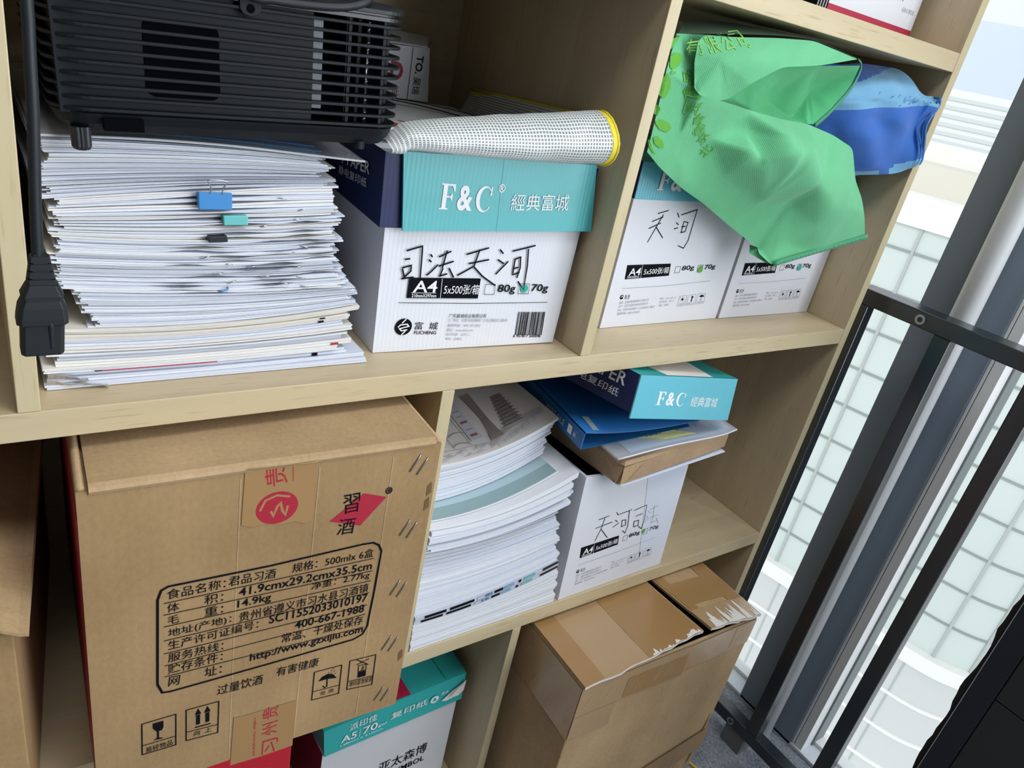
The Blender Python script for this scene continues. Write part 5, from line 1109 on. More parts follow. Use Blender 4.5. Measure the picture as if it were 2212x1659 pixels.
# ---------------------------------------------------------------- projector on the left stack
plain('sensor_steel', (.16, .19, .21), .5)
PX, PY, PZ = -.894, .002, .1985
t = thing('projector', 'black finned projector lying on the paper stack in the top left compartment', 'projector', (PX, PY, PZ), rot=(0, math.radians(-2.7), 0))
HW, DP = .1195, .205
def rr(d, r=.022): return rrect(-HW + d, HW - d, d, DP - d, max(r - d, .003), 8)
b = MB(); b.loft([[(x, y, z) for x, y in rr(d, .024)] for d, z in ((.012, .001), (.010, .0015), (.004, .008), (.002, .0128), (.0015, .0145))], 'black_plastic')
b.box(-.091, -.068, -.0030, .009, .0050, .0125, 'dark_void'); b.build('base_tray', t, smooth=False)
b = MB()
for k in range(11):
    z = .0157 + .00695 * k; o_ = rr(0); i_ = rr(.0085)
    n = len(o_); v = [(x, y, zz) for zz in (z, z + .0022) for x, y in o_] + [(x, y, zz) for zz in (z, z + .0022) for x, y in i_]
    fs = []
    for i in range(n):
        j = (i + 1) % n; fs += [(i, j, n + j, n + i), (2 * n + j, 2 * n + i, 3 * n + i, 3 * n + j), (n + i, n + j, 3 * n + j, 3 * n + i), (j, i, 2 * n + i, 2 * n + j)]
    b.add(v, fs, 'black_plastic')
b.build('louvre_grille', t, bevel=.0005)
b = MB(); b.prism([(-HW + .006, .0055), (.046, .0055), (.046, DP - .01), (-HW + .006, DP - .01)], .0140, .0905, 'black_plastic'); b.build('inner_case', t)
b = MB(); b.prism([(.0465, .024), (HW - .012, .024), (HW - .012, DP - .01), (.0465, DP - .01)], .0140, .0905, 'dark_void')
for x in (.075, .084, .091): b.box(x, x + .0025, .016, .0235, .0140, .0905, 'black_plastic')
b.build('vent_core', t)
b = MB(); b.prism([(x, z) for x, z in rrect(-.064, -.018, .0265, .0735, .006, 5)], 0, .0008, 'dark_void', Matrix([[1, 0, 0, 0], [0, 0, -1, .0055], [0, 1, 0, 0], [0, 0, 0, 1]])); b.build('sensor_window', t)
b = MB(); b.box(.0462, .0535, .0060, .0075, .026, .0860, 'sensor_steel'); b.build('metal_plate', t, bevel=.0004)
b = MB(); b.tube([(.090, .0125, .015), (.0905, .0125, .090)], .0008, 'silver', 6)
for k in range(16): b.tube([(.0888, .0118, .019 + .0045 * k), (.0918, .0118, .0205 + .0045 * k)], .0006, 'silver', 5)
b.build('spring', t, smooth=True)
for x, y in ((.0735, .0065), (.1005, .0062), (.1075, .0150)):
    b = MB(); b.box(x - .0012, x + .0012, y - .001, y + .0012, .0140, .0905, 'black_plastic'); b.build('grille_post', t)
b = MB(); b.loft([[(x, y, z) for x, y in rr(d)] for d, z in ((.004, .0895), (.0008, .0900), (.0008, .0925), (.0035, .0930), (.0035, .0942), (-.0008, .0948), (-.0012, .0972), (.001, .0990), (.006, .1005), (.03, .1015))], 'black_gloss'); b.build('top_cover', t, smooth=False)
b = MB(); b.prism([(-.006, .0925), (.008, .0925), (.008, .0860), (.006, .0830), (.001, .0815), (-.004, .0830), (-.006, .0860)], 0, .004, 'black_plastic', Matrix([[1, 0, 0, 0], [0, 0, -1, .003], [0, 1, 0, 0], [0, 0, 0, 1]])); b.tube([(.001, -.0015, .0865), (.001, .002, .0865)], .0028, 'dark_void', 12); b.build('screw_lug', t, bevel=.0004)
b = MB(); b.loft([[((.0058 - .0015 * (k % 2) * .3) * sc_ * math.cos(2 * PI * k / 32), (.0058 - .0015 * (k % 2) * .3) * sc_ * math.sin(2 * PI * k / 32), z) for k in range(32)] for sc_, z in ((.5, -.0120), (.85, -.0112), (1, -.0095), (1.05, .003))], 'black_gloss'); b.build('levelling_foot', t, loc=(-.1035, .010, .002))
b = MB(); b.loft([[(.005 * math.cos(2 * PI * k / 24), .005 * math.sin(2 * PI * k / 24), z) for k in range(24)] for z in (-.004, .002)], 'black_plastic'); b.build('rubber_foot', t, loc=(.087, .012, .0015))
# ---------------------------------------------------------------- power cord hanging from the projector
t = thing('power_cord', 'black power cord looped over the projector, its socket end hanging at the left', 'power cord', (-1.0345, -.100, .0955))
def rel(p): return (p[0] + 1.0345, p[1] + .100, p[2] - .0955)
b = MB(); P = [(-1.0328, -.100, .150), (-1.0318, -.100, .18), (-1.0297, -.100, .222), (-1.0285, -.098, .262), (-1.026, -.093, .300), (-1.010, -.078, .345), (-.975, -.050, .360), (-.940, -.022, .325), (-.905, -.010, .2950), (-.883, -.008, .2930), (-.858, -.008, .2945), (-.836, -.007, .2975), (-.821, -.005, .3030), (-.812, .006, .3100), (-.808, .03, .3130), (-.810, .06, .3120), (-.82, .15, .3085), (-.87, .19, .3075)]
b.tube(spline([rel(p) for p in P], 10), .0029, 'rubber', 14); b.build('cable', t, smooth=True)
b = MB(); R2 = []
def oct_(w, d, z, x=0, c=.35): return [(x + w * a, d * e, z) for a, e in ((1, -1 + c), (1 - c * .5, -1), (-1 + c * .5, -1), (-1, -1 + c), (-1, 1 - c), (-1 + c * .5, 1), (1 - c * .5, 1), (1, 1 - c))]
prof = [(.0100, .0072, 0), (.0103, .0074, .0012), (.0103, .0074, .018), (.0122, .0082, .0183), (.0120, .0082, .022), (.0112, .0078, .028), (.0096, .0070, .0320), (.0101, .0070, .0345), (.0085, .0062, .0380), (.0074, .0056, .0405)]
b.loft([oct_(w, d, z, .0025 * z / .04) for w, d, z in prof], 'rubber'); b.tube([(.0045, -.0062, .004), (.0048, -.0068, .018), (.0035, -.0060, .031)], [.0016, .0018, .0010], 'rubber', 8); b.build('socket_plug', t, bevel=.0006)
b = MB(); 
for k in range(4):
    z = .040 + .0042 * k; w = .0066 - .0007 * k; b.loft([oct_(w + .0006, w * .72, z, .0024), oct_(w, w * .68, z + .0034, .0024)], 'rubber'); b.loft([oct_(w - .0014, w * .6, z + .0034, .0024), oct_(w - .0014, w * .6, z + .0044, .0024)], 'rubber')
b.build('strain_relief', t)
# ---------------------------------------------------------------- things on the lidded box
TZ = .2005
t = thing('zip_pouch', 'white mesh zip pouch with yellow zipper draped over the teal box lid', 'pouch', (0, 0, 0))
b = MB(); n = 44; m_ = 18
def pouch(s_, q):
    """front roll: s_ along, q round the swollen front edge"""
    x = -.7810 + (.2220) * s_; h = .0100 + .0375 * s_ ** .6; dp = (.014 + .018 * s_ ** .5)
    a = PI * (-.52 + 1.04 * q); yc = .012; zb_ = .2030 - .0022 * math.sin(s_ * 3) + .0025 * s_ - (.004 if s_ < .06 else 0)
    y = yc - dp * math.cos(a) * .75 + (.016 * q); z = zb_ + h * (.5 + .5 * math.sin(a)) + .0008 * noise.noise((s_ * 9, q * 4, 2))
    return (x + .0015 * math.sin(q * 6), y + .0016 * noise.noise((s_ * 7, q * 3, 0)), z)
for i in range(n + 1):
    for j in range(m_ + 1):
        b.uv[len(b.v)] = (.226 * i / n, .075 * j / m_); b.v.append(pouch(i / n, j / m_))
k_ = b.m('netting')
for i in range(n):
    for j in range(m_): b.f.append((i * (m_ + 1) + j, (i + 1) * (m_ + 1) + j, (i + 1) * (m_ + 1) + j + 1, i * (m_ + 1) + j + 1)); b.mi.append(k_)
base = len(b.v)
top = [pouch(i / n, 1) for i in range(n + 1)]
for i in range(n + 1):                                                        # top sheet falling back onto the box
    for j in range(9):
        q = j / 8; x, y, z = top[i]; zz = z * (1 - q) ** 2.2 + (TZ + .001) * (1 - (1 - q) ** 2.2); b.uv[len(b.v)] = (.226 * i / n, .075 + .1 * q); b.v.append((x, y + .028 * q, max(zz, TZ + .0008)))
for i in range(n):
    for j in range(8): a = base + i * 9 + j; b.f.append((a, a + 9, a + 10, a + 1)); b.mi.append(k_)
base = len(b.v)
for i in range(13):                                                           # right side turned up against the divider
    for j in range(5):
        q, u = j / 4, i / 12; b.uv[len(b.v)] = (.3 * u, .04 * q); b.v.append((-.5465 + .013 * q - .012 * (1 - u), .03 + .27 * u, TZ + .0012 + (.042 - .014 * u) * q))
for i in range(12):
    for j in range(4): a = base + i * 5 + j; b.f.append((a, a + 5, a + 6, a + 1)); b.mi.append(k_)
b.build('mesh_body', t, smooth=True)
b = MB()
fr = [pouch(1, j / 10) for j in range(11)]
for dx, w in ((.0015, .0032),):
    v = []
    for x, y, z in fr: v += [(x - .001, y - .0006, z), (x + .0065, y - .0002, z + .0002)]
    b.add(v, [(2 * i, 2 * i + 2, 2 * i + 3, 2 * i + 1) for i in range(10)], 'zip_yellow')
b.tube([(x + .0062, y + .0003, z) for x, y, z in fr], .0016, 'zip_yellow', 8)
b.tube([(-.5345, .03, TZ + .0435), (-.5340, .12, TZ + .0385), (-.5342, .22, TZ + .0335), (-.5350, .30, TZ + .029)], .0022, 'zip_yellow', 8)
b.add([(-.5350, .03, TZ + .0435), (-.5352, .30, TZ + .029), (-.5372, .30, TZ + .0235), (-.5372, .03, TZ + .038)], [(0, 1, 2, 3)], 'zip_yellow'); b.build('zipper', t, smooth=True)
t = thing('white_package', 'flat white package with black curved lines behind the mesh pouch on the box lid', 'package', (-.755, .080, TZ), -.05)
b = MB(); b.box(0, .178, 0, .215, .0003, .0070, 'paper_white'); Mk = Matrix.Translation((0, 0, .0072))
for k, P in enumerate(([(.02, .20), (.08, .205), (.13, .17), (.19, .06)], [(.05, .22), (.12, .215), (.17, .18), (.195, .12)], [(.02, .175), (.08, .17), (.14, .13), (.17, .06)])):
    S_ = spline([(x, y, 0) for x, y in P], 8); b.line([p[:2] for p in S_], (.009, .007, .003)[k], 'black_ink', Mk)
b.disc(.020, .020, .016, .012, 'red_card', Mk); b.line([(.035, .05), (.060, .03), (.070, .02)], .004, 'red_card', Mk)
for k in range(6): b.line([(.055 + .004 * k, .062), (.075 + .004 * k, .042)], .0016, 'black_ink', Mk)
b.build('wrapping', t, bevel=.002)
t = thing('upright_white_box', 'small white box with red letters standing at the back of the top left compartment', 'box', (-.735, .298, TZ + .0072), 0)
b = MB(); b.hexa([(0, 0, 0), (.1405, 0, 0), (.157, .035, 0), (0, .035, 0), (0, .001, .052), (.134, .001, .060), (.150, .035, .060), (0, .035, .060)], 'white_card', {'right': 'grey_card'})
Mu = front(-.0004, 0, 0); b.line([(.112, .0), (.112, .057)], .0006, 'black_ink', Mu); b.text('D', .086, .020, .016, .020, -.05, 'red_ink', Mu, .03); b.text('证', .090, .003, .010, .010, 0, 'red_ink', Mu)
b.text('TO.', .0, .0, .020, .009, 0, 'pen_ink', Mu @ Matrix.Translation((.118, .050, 0)) @ Matrix.Rotation(-PI / 2, 4, 'Z')); b.text('吴瑞', .0, .0, .019, .010, 0, 'pen_ink', Mu @ Matrix.Translation((.117, .026, 0)) @ Matrix.Rotation(-PI / 2, 4, 'Z'), 0.)
b.build('body', t)
b = MB(); b.hexa([(0, -.004, .055), (.128, -.004, .060), (.150, .036, .0605), (0, .036, .0605), (0, -.003, .0565), (.128, -.003, .0615), (.150, .036, .071), (0, .036, .071)], 'white_card'); b.build('flap', t)
# ---------------------------------------------------------------- things on the open box of the middle row
t = thing('envelope', 'white paper envelope under the brown parcel on the open box', 'envelope', (-.4180, -.0150, -.1884), .085)
b = MB()
for k in range(3): b.box(.003 - .002 * k, .233 - .001 * k, .001 * k - .002, .30, .0008 * k + .0003, .0008 * k + .0010, 'paper_cool')
b.build('paper', t)
t = thing('black_folder', 'black folder slanting into the open box under the brown parcel', 'folder', (-.4445, .03, -.1870), 0)
b = MB(); b.hexa([(.004, .0, -.013), (.030, -.012, -.013), (.030, .25, -.0025), (.004, .25, -.0025), (.004, .0, -.0115), (.030, -.012, -.0115), (.030, .25, -.001), (.004, .25, -.001)], 'black_plastic'); b.build('cover', t)
t = thing('kraft_parcel', 'brown kraft paper wrapped ream under the clear sleeve on the open box', 'parcel', (-.4180, -.0160, -.1814), .093)
W_ = .2345; H_ = .0315
b = MB(); bm_ = [(.0, 0), (.02, -.0015), (.10, -.001), (.18, -.0012), (W_ - .004, 0), (W_, .006), (W_ - .002, .10), (W_, .30), (0, .30), (-.001, .2), (-.0025, .10), (-.003, .012)]
b.loft([[(x * sx_ + ox_, y + oy_, z + .004 * (x / W_)) for x, y in bm_] for sx_, ox_, oy_, z in ((.985, .002, .003, -.004), (1, 0, 0, -.002), (1.0, .0, .0, .012), (1, -.001, .0, .026), (.975, .003, .004, .0300))], 'kraft_paper')
b.line([(.010, -.004), (.038, .0255)], .0006, 'kraft_card', front(-.0018)); b.build('wrapping', t)
b = MB(); b.add([(-.002, -.0022, -.003), (.038, -.0024, .0262), (.014, -.0028, .027), (-.003, -.0015, .024)], [(0, 1, 2, 3)], 'kraft_card_light'); b.add([(-.0034, .004, -.003), (-.0030, -.0012, .024), (-.0036, .03, .022)], [(0, 1, 2)], 'kraft_card_light'); b.build('folded_end', t)
t = thing('clear_sleeve', 'clear plastic sleeve with pale blue papers on the brown parcel', 'sleeve', (-.4345, -.0150, -.1472), .03)
b = MB(); W_ = .240; n = 16
def slv(u, v, dz): return (W_ * u + .018 * v, .29 * v + .0, dz + .0035 * u + .0025 * math.sin(u * 5) * (1 - v) + (.004 * max(0, u - .9) * 8) * (1 - v) + (.0025 * (1 - u) ** 6) * (1 - v))
for dz, mat in ((.0, 'clear_film'), (.0026, 'clear_film')):
    v = [slv(i / n, j / 6, dz) for j in range(7) for i in range(n + 1)]; b.add(v, [(j * (n + 1) + i, j * (n + 1) + i + 1, (j + 1) * (n + 1) + i + 1, (j + 1) * (n + 1) + i) for j in range(6) for i in range(n)], mat)
b.tube([slv(i / n, 0, .0013) for i in range(n + 1)], .0012, 'paper_cool', 6)
b.build('film', t, smooth=True)
b = MB(); v = [slv(.12 + .86 * i / n, .02 + .97 * j / 6, .0012) for j in range(7) for i in range(n + 1)]; b.add(v, [(j * (n + 1) + i, j * (n + 1) + i + 1, (j + 1) * (n + 1) + i + 1, (j + 1) * (n + 1) + i) for j in range(6) for i in range(n)], 'sky_cloth'); b.names = ['sleeve_blue']; plain('sleeve_blue', (.42, .62, .82), .6)
b.build('papers', t, smooth=True)
t = tag(None or (lambda b: b.build('sticky_note', None, loc=(-.3860, .0265, -.1432)))((lambda b: (b.add([tuple(Vector((-.003, -.002, .0020)) + Vector(p)) for p in ((0, 0, 0), (.0449, -.0223, -.0002), (.1153, -.0246, .002), (.0741, .002, .0008))], [(0, 1, 2, 3)], 'note_yellow'), b.add([tuple(Vector((-.003, -.002, .0015)) + Vector(p)) for p in ((0, 0, 0), (.0449, -.0223, -.0002), (.1153, -.0246, .002), (.0741, .002, .0008))], [(0, 1, 2, 3)], 'note_yellow'),
    [b.line([(.012 + .004 * k + .0030 * i + .008 * q, -.0035 - .0042 * q + .0010 * ((i * 7 + q * 3) % 3)) for i in range(11)], .0009, 'pen_ink', Matrix.Translation((0, 0, .0030))) for q in range(3) for k in (0, 9)], b)[-1])(MB())), 'yellow-green sticky note with pen writing on the clear sleeve', 'note')
t = thing('ring_folder', 'blue A4 file folder under the tilted blue lid', 'folder', (-.4745, .0134, -.1382), -.14)
b = MB(); b.hexa([(0, 0, 0), (.0012, -.0002, 0), (.0012, .305, 0), (0, .305, 0), (.0005, 0, .0215), (.0017, -.0002, .0215), (.0017, .305, .0215), (.0005, .305, .0215)], 'folder_blue'); Msp = Matrix.Translation((-.0004, 0, 0)) @ LEFT
b.poly([(-.036, .0045), (-.026, .0045), (-.026, .0165), (-.036, .0165)], 'white_ink', Msp); b.text('WIRE FILE', -.095, .006, .050, .0085, 0, 'white_ink', Msp @ Matrix.Translation((0, 0, .0003)), 0.); b.text('A4', -.0215, .006, .0055, .0075, 0, 'white_ink', Msp @ Matrix.Translation((0, 0, .0003)))
for k in range(4): b.line([(-.0145 + .0028 * k, .004), (-.0145 + .0028 * k, .0165)], .0011, 'sky_cloth', Msp)
b.build('spine', t)
b = MB(); n = 18
def cov(u, v): return (.0012 + .213 * u + .03 * v * u, .305 * v - .0002 + .030 * u, .0237 - .0155 * (1 - (1 - u) ** 2.6) + .0015 * u ** 3)
v = [cov(i / n, j / 6) for j in range(7) for i in range(n + 1)]; v += [(x, y, z - .0014) for x, y, z in v]; h_ = 7 * (n + 1)
fs = [(j * (n + 1) + i, j * (n + 1) + i + 1, (j + 1) * (n + 1) + i + 1, (j + 1) * (n + 1) + i) for j in range(6) for i in range(n)]; fs += [tuple(h_ + q for q in reversed(f)) for f in fs[:]] + [(i, h_ + i, h_ + i + 1, i + 1) for i in range(n)]
b.add(v, fs, 'folder_blue'); b.poly([(.018, .008), (.026, .006), (.030, .040), (.021, .042)], 'sleeve_pale', Matrix.Translation((0, 0, .0212))); b.build('top_cover', t, smooth=True)
b = MB(); b.hexa([(0, 0, -.0012), (.205, .034, -.0030), (.226, .30, -.0030), (0, .30, -.0012), (0, 0, 0), (.205, .034, -.0018), (.226, .30, -.0018), (0, .30, 0)], 'folder_deep'); b.build('bottom_cover', t)
# ---------------------------------------------------------------- cloth bags in the right compartment
"""outline points are (x, y, z) in metres"""
GB = {
  'A': (-0.4652, 0.045, 0.334),
  'B': (-0.4712, 0.04, 0.2999),
  'B2': (-0.4687, 0.04, 0.2596),
  'B3': (-0.4729, 0.035, 0.2188),
  'B4': (-0.4429, 0.04, 0.2032),
  'C': (-0.3956, 0.045, 0.1826),
  'C2': (-0.3481, 0.045, 0.1657),
  'D0': (-0.292, 0.038, 0.1398),
  'D': (-0.2495, 0.022, 0.1198),
  'E0': (-0.2501, 0.016, 0.1138),
  'E': (-0.2291, 0.006, 0.1012),
  'F0': (-0.1508, 0.0, 0.1215),
  'F': (-0.0596, -0.006, 0.1439),
  'G': (-0.0843, -0.008, 0.1731),
  'G1': (-0.1086, -0.008, 0.1971),
  'H0': (-0.1367, -0.006, 0.2192),
  'H': (-0.1633, -0.002, 0.2566),
  'H1': (-0.2103, 0.0, 0.2675),
  'I': (-0.2583, 0.006, 0.2744),
  'I1': (-0.3074, 0.006, 0.2745),
  'J0': (-0.3721, 0.002, 0.2782),
  'J': (-0.422, 0.0, 0.2823),
  'K': (-0.4567, 0.0, 0.2835),
  'K1': (-0.4631, 0.004, 0.2891),
  'm1': (-0.4485, 0.028, 0.2824),
  'm2': (-0.4448, 0.022, 0.2422),
  'm3': (-0.4212, 0.004, 0.2435),
  'm4': (-0.3738, 0.01, 0.2061),
  'm5': (-0.355, -0.014, 0.2386),
  'm6': (-0.3018, -0.016, 0.2585),
  'm7': (-0.2745, -0.02, 0.2411),
  'm8': (-0.3145, -0.004, 0.1867),
  'm9': (-0.334, -0.016, 0.2255),
  'm10': (-0.262, -0.006, 0.184),
  'm11': (-0.2422, 0.002, 0.1356),
  'm12': (-0.2073, -0.016, 0.212),
  'm13': (-0.1308, -0.012, 0.1851),
  'm14': (-0.1773, -0.006, 0.1575),
  'm15': (-0.4207, 0.034, 0.2147),
  'm16': (-0.3872, -0.006, 0.2583),
  'm17': (-0.2374, -0.016, 0.243),
  'L0': (-0.4636, 0.006, 0.2952),
  'L': (-0.4665, 0.01, 0.3114),
  'L2': (-0.4651, 0.014, 0.3301),
  'A2': (-0.4545, 0.018, 0.3375),
  'u1': (-0.4246, 0.01, 0.3411),
  'u2': (-0.3619, 0.004, 0.3507),
  'u3': (-0.3043, 0.002, 0.3572),
  'u4': (-0.2513, 0.002, 0.354),
  'u5': (-0.2145, 0.002, 0.3515),
  'S': (-0.3657, -0.016, 0.3248),
  'S2': (-0.2999, -0.012, 0.3347),
  'T0': (-0.3998, -0.01, 0.3028),
  'T': (-0.4131, -0.002, 0.2864),
  'um1': (-0.4441, -0.004, 0.3187),
  'um2': (-0.4007, -0.012, 0.3281),
  'um3': (-0.3345, -0.01, 0.3405),
  'p1': (-0.2014, 0.004, 0.3461),
  'p2': (-0.1959, 0.01, 0.3239),
  'p3': (-0.2124, 0.014, 0.295),
  'p4': (-0.2321, 0.016, 0.275),
  'i1': (-0.3191, 0.03, 0.2903),
  'i2': (-0.2544, 0.028, 0.311),
  'i3': (-0.2739, 0.026, 0.2782),
  't1': (-0.3833, 0.12, 0.3516),
  't2': (-0.3224, 0.12, 0.3618),
  't3': (-0.2629, 0.1, 0.3672),
  't4': (-0.2248, 0.06, 0.3667),
  't5': (-0.174, 0.03, 0.355),
  'w1': (-0.4526, 0.055, 0.3349),
  'w2': (-0.4112, 0.035, 0.3434),
  'w3': (-0.3366, 0.025, 0.355),
  'w4': (-0.2722, 0.02, 0.3615),
}
GTXT = [
  ('北', -0.4091, 0.2302, -20),
  ('京', -0.4215, 0.2426, -15),
  ('御', -0.4329, 0.2501, -12),
  ('食', -0.4418, 0.2603, -8),
  ('园', -0.4549, 0.2708, 0),
  ('食', -0.4616, 0.2847, 4),
  ('品', -0.4647, 0.2978, 6),
]
GTXT2 = [
  ('有', -0.4666, 0.3249, 8),
  ('限', -0.4487, 0.3306, 6),
  ('公', -0.4316, 0.3357, 4),
  ('司', -0.4134, 0.3411, 2),
]
LEAVES = [
  [(-0.4898, 0.3028), (-0.4917, 0.3122), (-0.4854, 0.3160), (-0.4772, 0.3168), (-0.4714, 0.3143), (-0.4762, 0.3068), (-0.4858, 0.3012)],
  [(-0.4867, 0.3002), (-0.4798, 0.2994), (-0.4885, 0.2965)],
  [(-0.4920, 0.2969), (-0.4862, 0.2926), (-0.4835, 0.2842), (-0.4854, 0.2774), (-0.4893, 0.2739), (-0.4942, 0.2764), (-0.4954, 0.2892)],
  [(-0.4911, 0.2533), (-0.4827, 0.2542), (-0.4737, 0.2519), (-0.4693, 0.2478), (-0.4736, 0.2432), (-0.4844, 0.2449), (-0.4903, 0.2498)],
  [(-0.4891, 0.2363), (-0.4831, 0.2382), (-0.4745, 0.2334), (-0.4708, 0.2276), (-0.4774, 0.2271), (-0.4854, 0.2301)],
  [(-0.4934, 0.2677), (-0.4886, 0.2638), (-0.4905, 0.2569), (-0.4939, 0.2588)],
  [(-0.4964, 0.3268), (-0.4866, 0.3312), (-0.4801, 0.3314), (-0.4899, 0.3237), (-0.4939, 0.3177)],
  [(-0.4923, 0.2341), (-0.4866, 0.2263), (-0.4789, 0.2204), (-0.4832, 0.2210), (-0.4905, 0.2260)],
]
BBAG = [
  [(-0.171, 0.06, 0.3444), (-0.1313, 0.05, 0.3519), (-0.0847, 0.045, 0.3553), (-0.0554, 0.035, 0.3545), (-0.0269, 0.014, 0.3347), (-0.0129, 0.008, 0.3339), (-0.0057, 0.006, 0.3327)],
  [(-0.2043, 0.03, 0.3116), (-0.1704, 0.018, 0.3231), (-0.1288, 0.012, 0.332), (-0.0793, 0.01, 0.3357), (-0.035, 0.006, 0.3293), (-0.02, 0.003, 0.3281), (-0.004, 0.003, 0.33)],
  [(-0.201, 0.03, 0.2916), (-0.1665, 0.016, 0.2986), (-0.122, 0.008, 0.3071), (-0.0709, 0.008, 0.314), (-0.0317, 0.006, 0.3198), (-0.0198, 0.003, 0.3223), (-0.0052, 0.003, 0.3228)],
  [(-0.1791, 0.03, 0.2735), (-0.1585, 0.014, 0.2827), (-0.1123, 0.01, 0.2915), (-0.079, 0.002, 0.2965), (-0.0333, 0.006, 0.3003), (-0.0196, 0.004, 0.2986), (-0.009, 0.003, 0.2986)],
  [(-0.157, 0.03, 0.2557), (-0.1396, 0.014, 0.2636), (-0.1029, 0.006, 0.2703), (-0.0551, 0.006, 0.2757), (-0.0152, 0.008, 0.2788), (-0.0055, 0.004, 0.2793), (0.0049, 0.004, 0.279)],
  [(-0.1184, 0.03, 0.2303), (-0.0952, 0.018, 0.2337), (-0.0668, 0.01, 0.2394), (-0.0284, 0.008, 0.247), (-0.0003, 0.008, 0.2522), (0.0053, 0.004, 0.2548), (0.017, 0.004, 0.2576)],
  [(-0.1013, 0.035, 0.2167), (-0.0772, 0.024, 0.2223), (-0.0434, 0.018, 0.2266), (-0.0115, 0.014, 0.2315), (0.0087, 0.01, 0.2396), (0.013, 0.006, 0.2441), (0.0208, 0.006, 0.2485)],
]
BBAG = [
  [(-0.171, 0.06, 0.3444), (-0.1313, 0.05, 0.3519), (-0.0847, 0.045, 0.3553), (-0.0554, 0.035, 0.3545), (-0.0269, 0.014, 0.3347), (-0.0129, 0.008, 0.3339), (-0.0057, 0.006, 0.3327)],
  [(-0.2043, 0.03, 0.3116), (-0.1704, 0.018, 0.3231), (-0.1288, 0.012, 0.332), (-0.0793, 0.01, 0.3357), (-0.035, 0.006, 0.3293), (-0.02, 0.003, 0.3281), (-0.0093, -0.001, 0.3312)],
  [(-0.201, 0.03, 0.2916), (-0.1665, 0.016, 0.2986), (-0.122, 0.008, 0.3071), (-0.0709, 0.008, 0.314), (-0.0317, 0.006, 0.3198), (-0.0236, 0.001, 0.3223), (-0.0073, -0.001, 0.3221)],
  [(-0.1791, 0.03, 0.2735), (-0.1585, 0.014, 0.2827), (-0.1123, 0.01, 0.2915), (-0.079, 0.002, 0.2965), (-0.0371, 0.004, 0.3003), (-0.0264, 0.001, 0.2985), (-0.0186, -0.002, 0.2987)],
  [(-0.157, 0.03, 0.2557), (-0.1396, 0.014, 0.2636), (-0.1029, 0.006, 0.2703), (-0.0551, 0.006, 0.2757), (-0.0246, 0.003, 0.2791), (-0.0213, -0.003, 0.2795), (-0.0126, -0.005, 0.2795)],
  [(-0.1184, 0.03, 0.2303), (-0.0952, 0.018, 0.2337), (-0.0668, 0.01, 0.2394), (-0.0359, 0.004, 0.2474), (-0.0176, -0.001, 0.253), (-0.0122, -0.005, 0.2556), (-0.0046, -0.007, 0.2586)],
  [(-0.1013, 0.035, 0.2167), (-0.0772, 0.024, 0.2223), (-0.0506, 0.014, 0.2271), (-0.0284, 0.005, 0.2327), (-0.0105, 0, 0.2408), (-0.0065, -0.004, 0.2452), (-0.0027, -0.006, 0.2497)],
]
from mathutils.geometry import delaunay_2d_cdt
DEEP = dict(m3=.008, m5=-.010, m6=-.018, m7=-.022, m8=.014, m9=-.006, m10=.012, m11=.010, m12=-.020, m13=-.010, m14=-.004, m16=.016, m17=-.026, m4=.004)        # folds
def drape(names, inner, off=None, cuts=3, smooth=14, lift=0.):
    """a cloth panel through an outline and inner points: triangulated, divided and relaxed"""
    P = []
    for nm_ in names + inner:
        p = Vector(GB[nm_]);
        if nm_[0] == 'm' and nm_ in DEEP: p = p + (p - Vector(CP)) * (DEEP[nm_] / (p.y - CP[1]))
        d = p - Vector(CP); p = p + d * ((off or {}).get(nm_, 0) / d.y)           # further back along the fold
        P.append(Vector((max(p.x, -.508), p.y, min(p.z, .3640))))
    n = len(names)
    r = delaunay_2d_cdt([Vector((p.x, p.z)) for p in P], [(i, (i + 1) % n) for i in range(n)], [], 1, 1e-6)
    co, _, fs, orig = r[0], r[1], r[2], r[3]
    bm = bmesh.new(); vs = [bm.verts.new((c.x, P[o[0]].y if o else .01, c.y)) for c, o in zip(co, orig)]
    for f in fs:
        try: bm.faces.new([vs[i] for i in f])
        except ValueError: pass
    for _ in range(cuts): bmesh.ops.subdivide_edges(bm, edges=bm.edges[:], cuts=1, use_grid_fill=True)
    bmesh.ops.triangulate(bm, faces=[f for f in bm.faces if len(f.verts) > 4])
    for _ in range(smooth):
        new = {}
        for v in bm.verts:
            if v.is_boundary: continue
            nb = [e.other_vert(v).co.y for e in v.link_edges]; new[v] = .4 * v.co.y + .6 * sum(nb) / len(nb)
        for v, y in new.items(): v.co.y = y
    for _ in range(2):                                                       # soften the outline a little
        new = {}
        for v in bm.verts:
            if v.is_boundary:
                nb = [e.other_vert(v).co for e in v.link_edges if e.is_boundary]
                if len(nb) == 2 and (nb[0] - v.co).normalized().dot((v.co - nb[1]).normalized()) > .6: new[v] = v.co * .5 + (nb[0] + nb[1]) * .25
        for v, c in new.items(): v.co = c
    for v in bm.verts: v.co.y += .0011 * noise.noise(v.co * 38) if not v.is_boundary else 0
    bm.verts.index_update(); out = ([tuple(v.co) for v in bm.verts], [tuple(v.index for v in f.verts) for f in bm.faces]); bm.free(); return out
green = thing('green_bag', 'crumpled green cloth bag with leaf print hanging over the boxes on the right', 'bag', (0, 0, 0))
LOW = ['A', 'B', 'B2', 'B3', 'B4', 'C', 'C2', 'D0', 'D', 'E0', 'E', 'F0', 'F', 'G', 'G1', 'H0', 'H', 'H1', 'I', 'I1', 'J0', 'J', 'K', 'K1', 'L0', 'L', 'L2', 'A2']
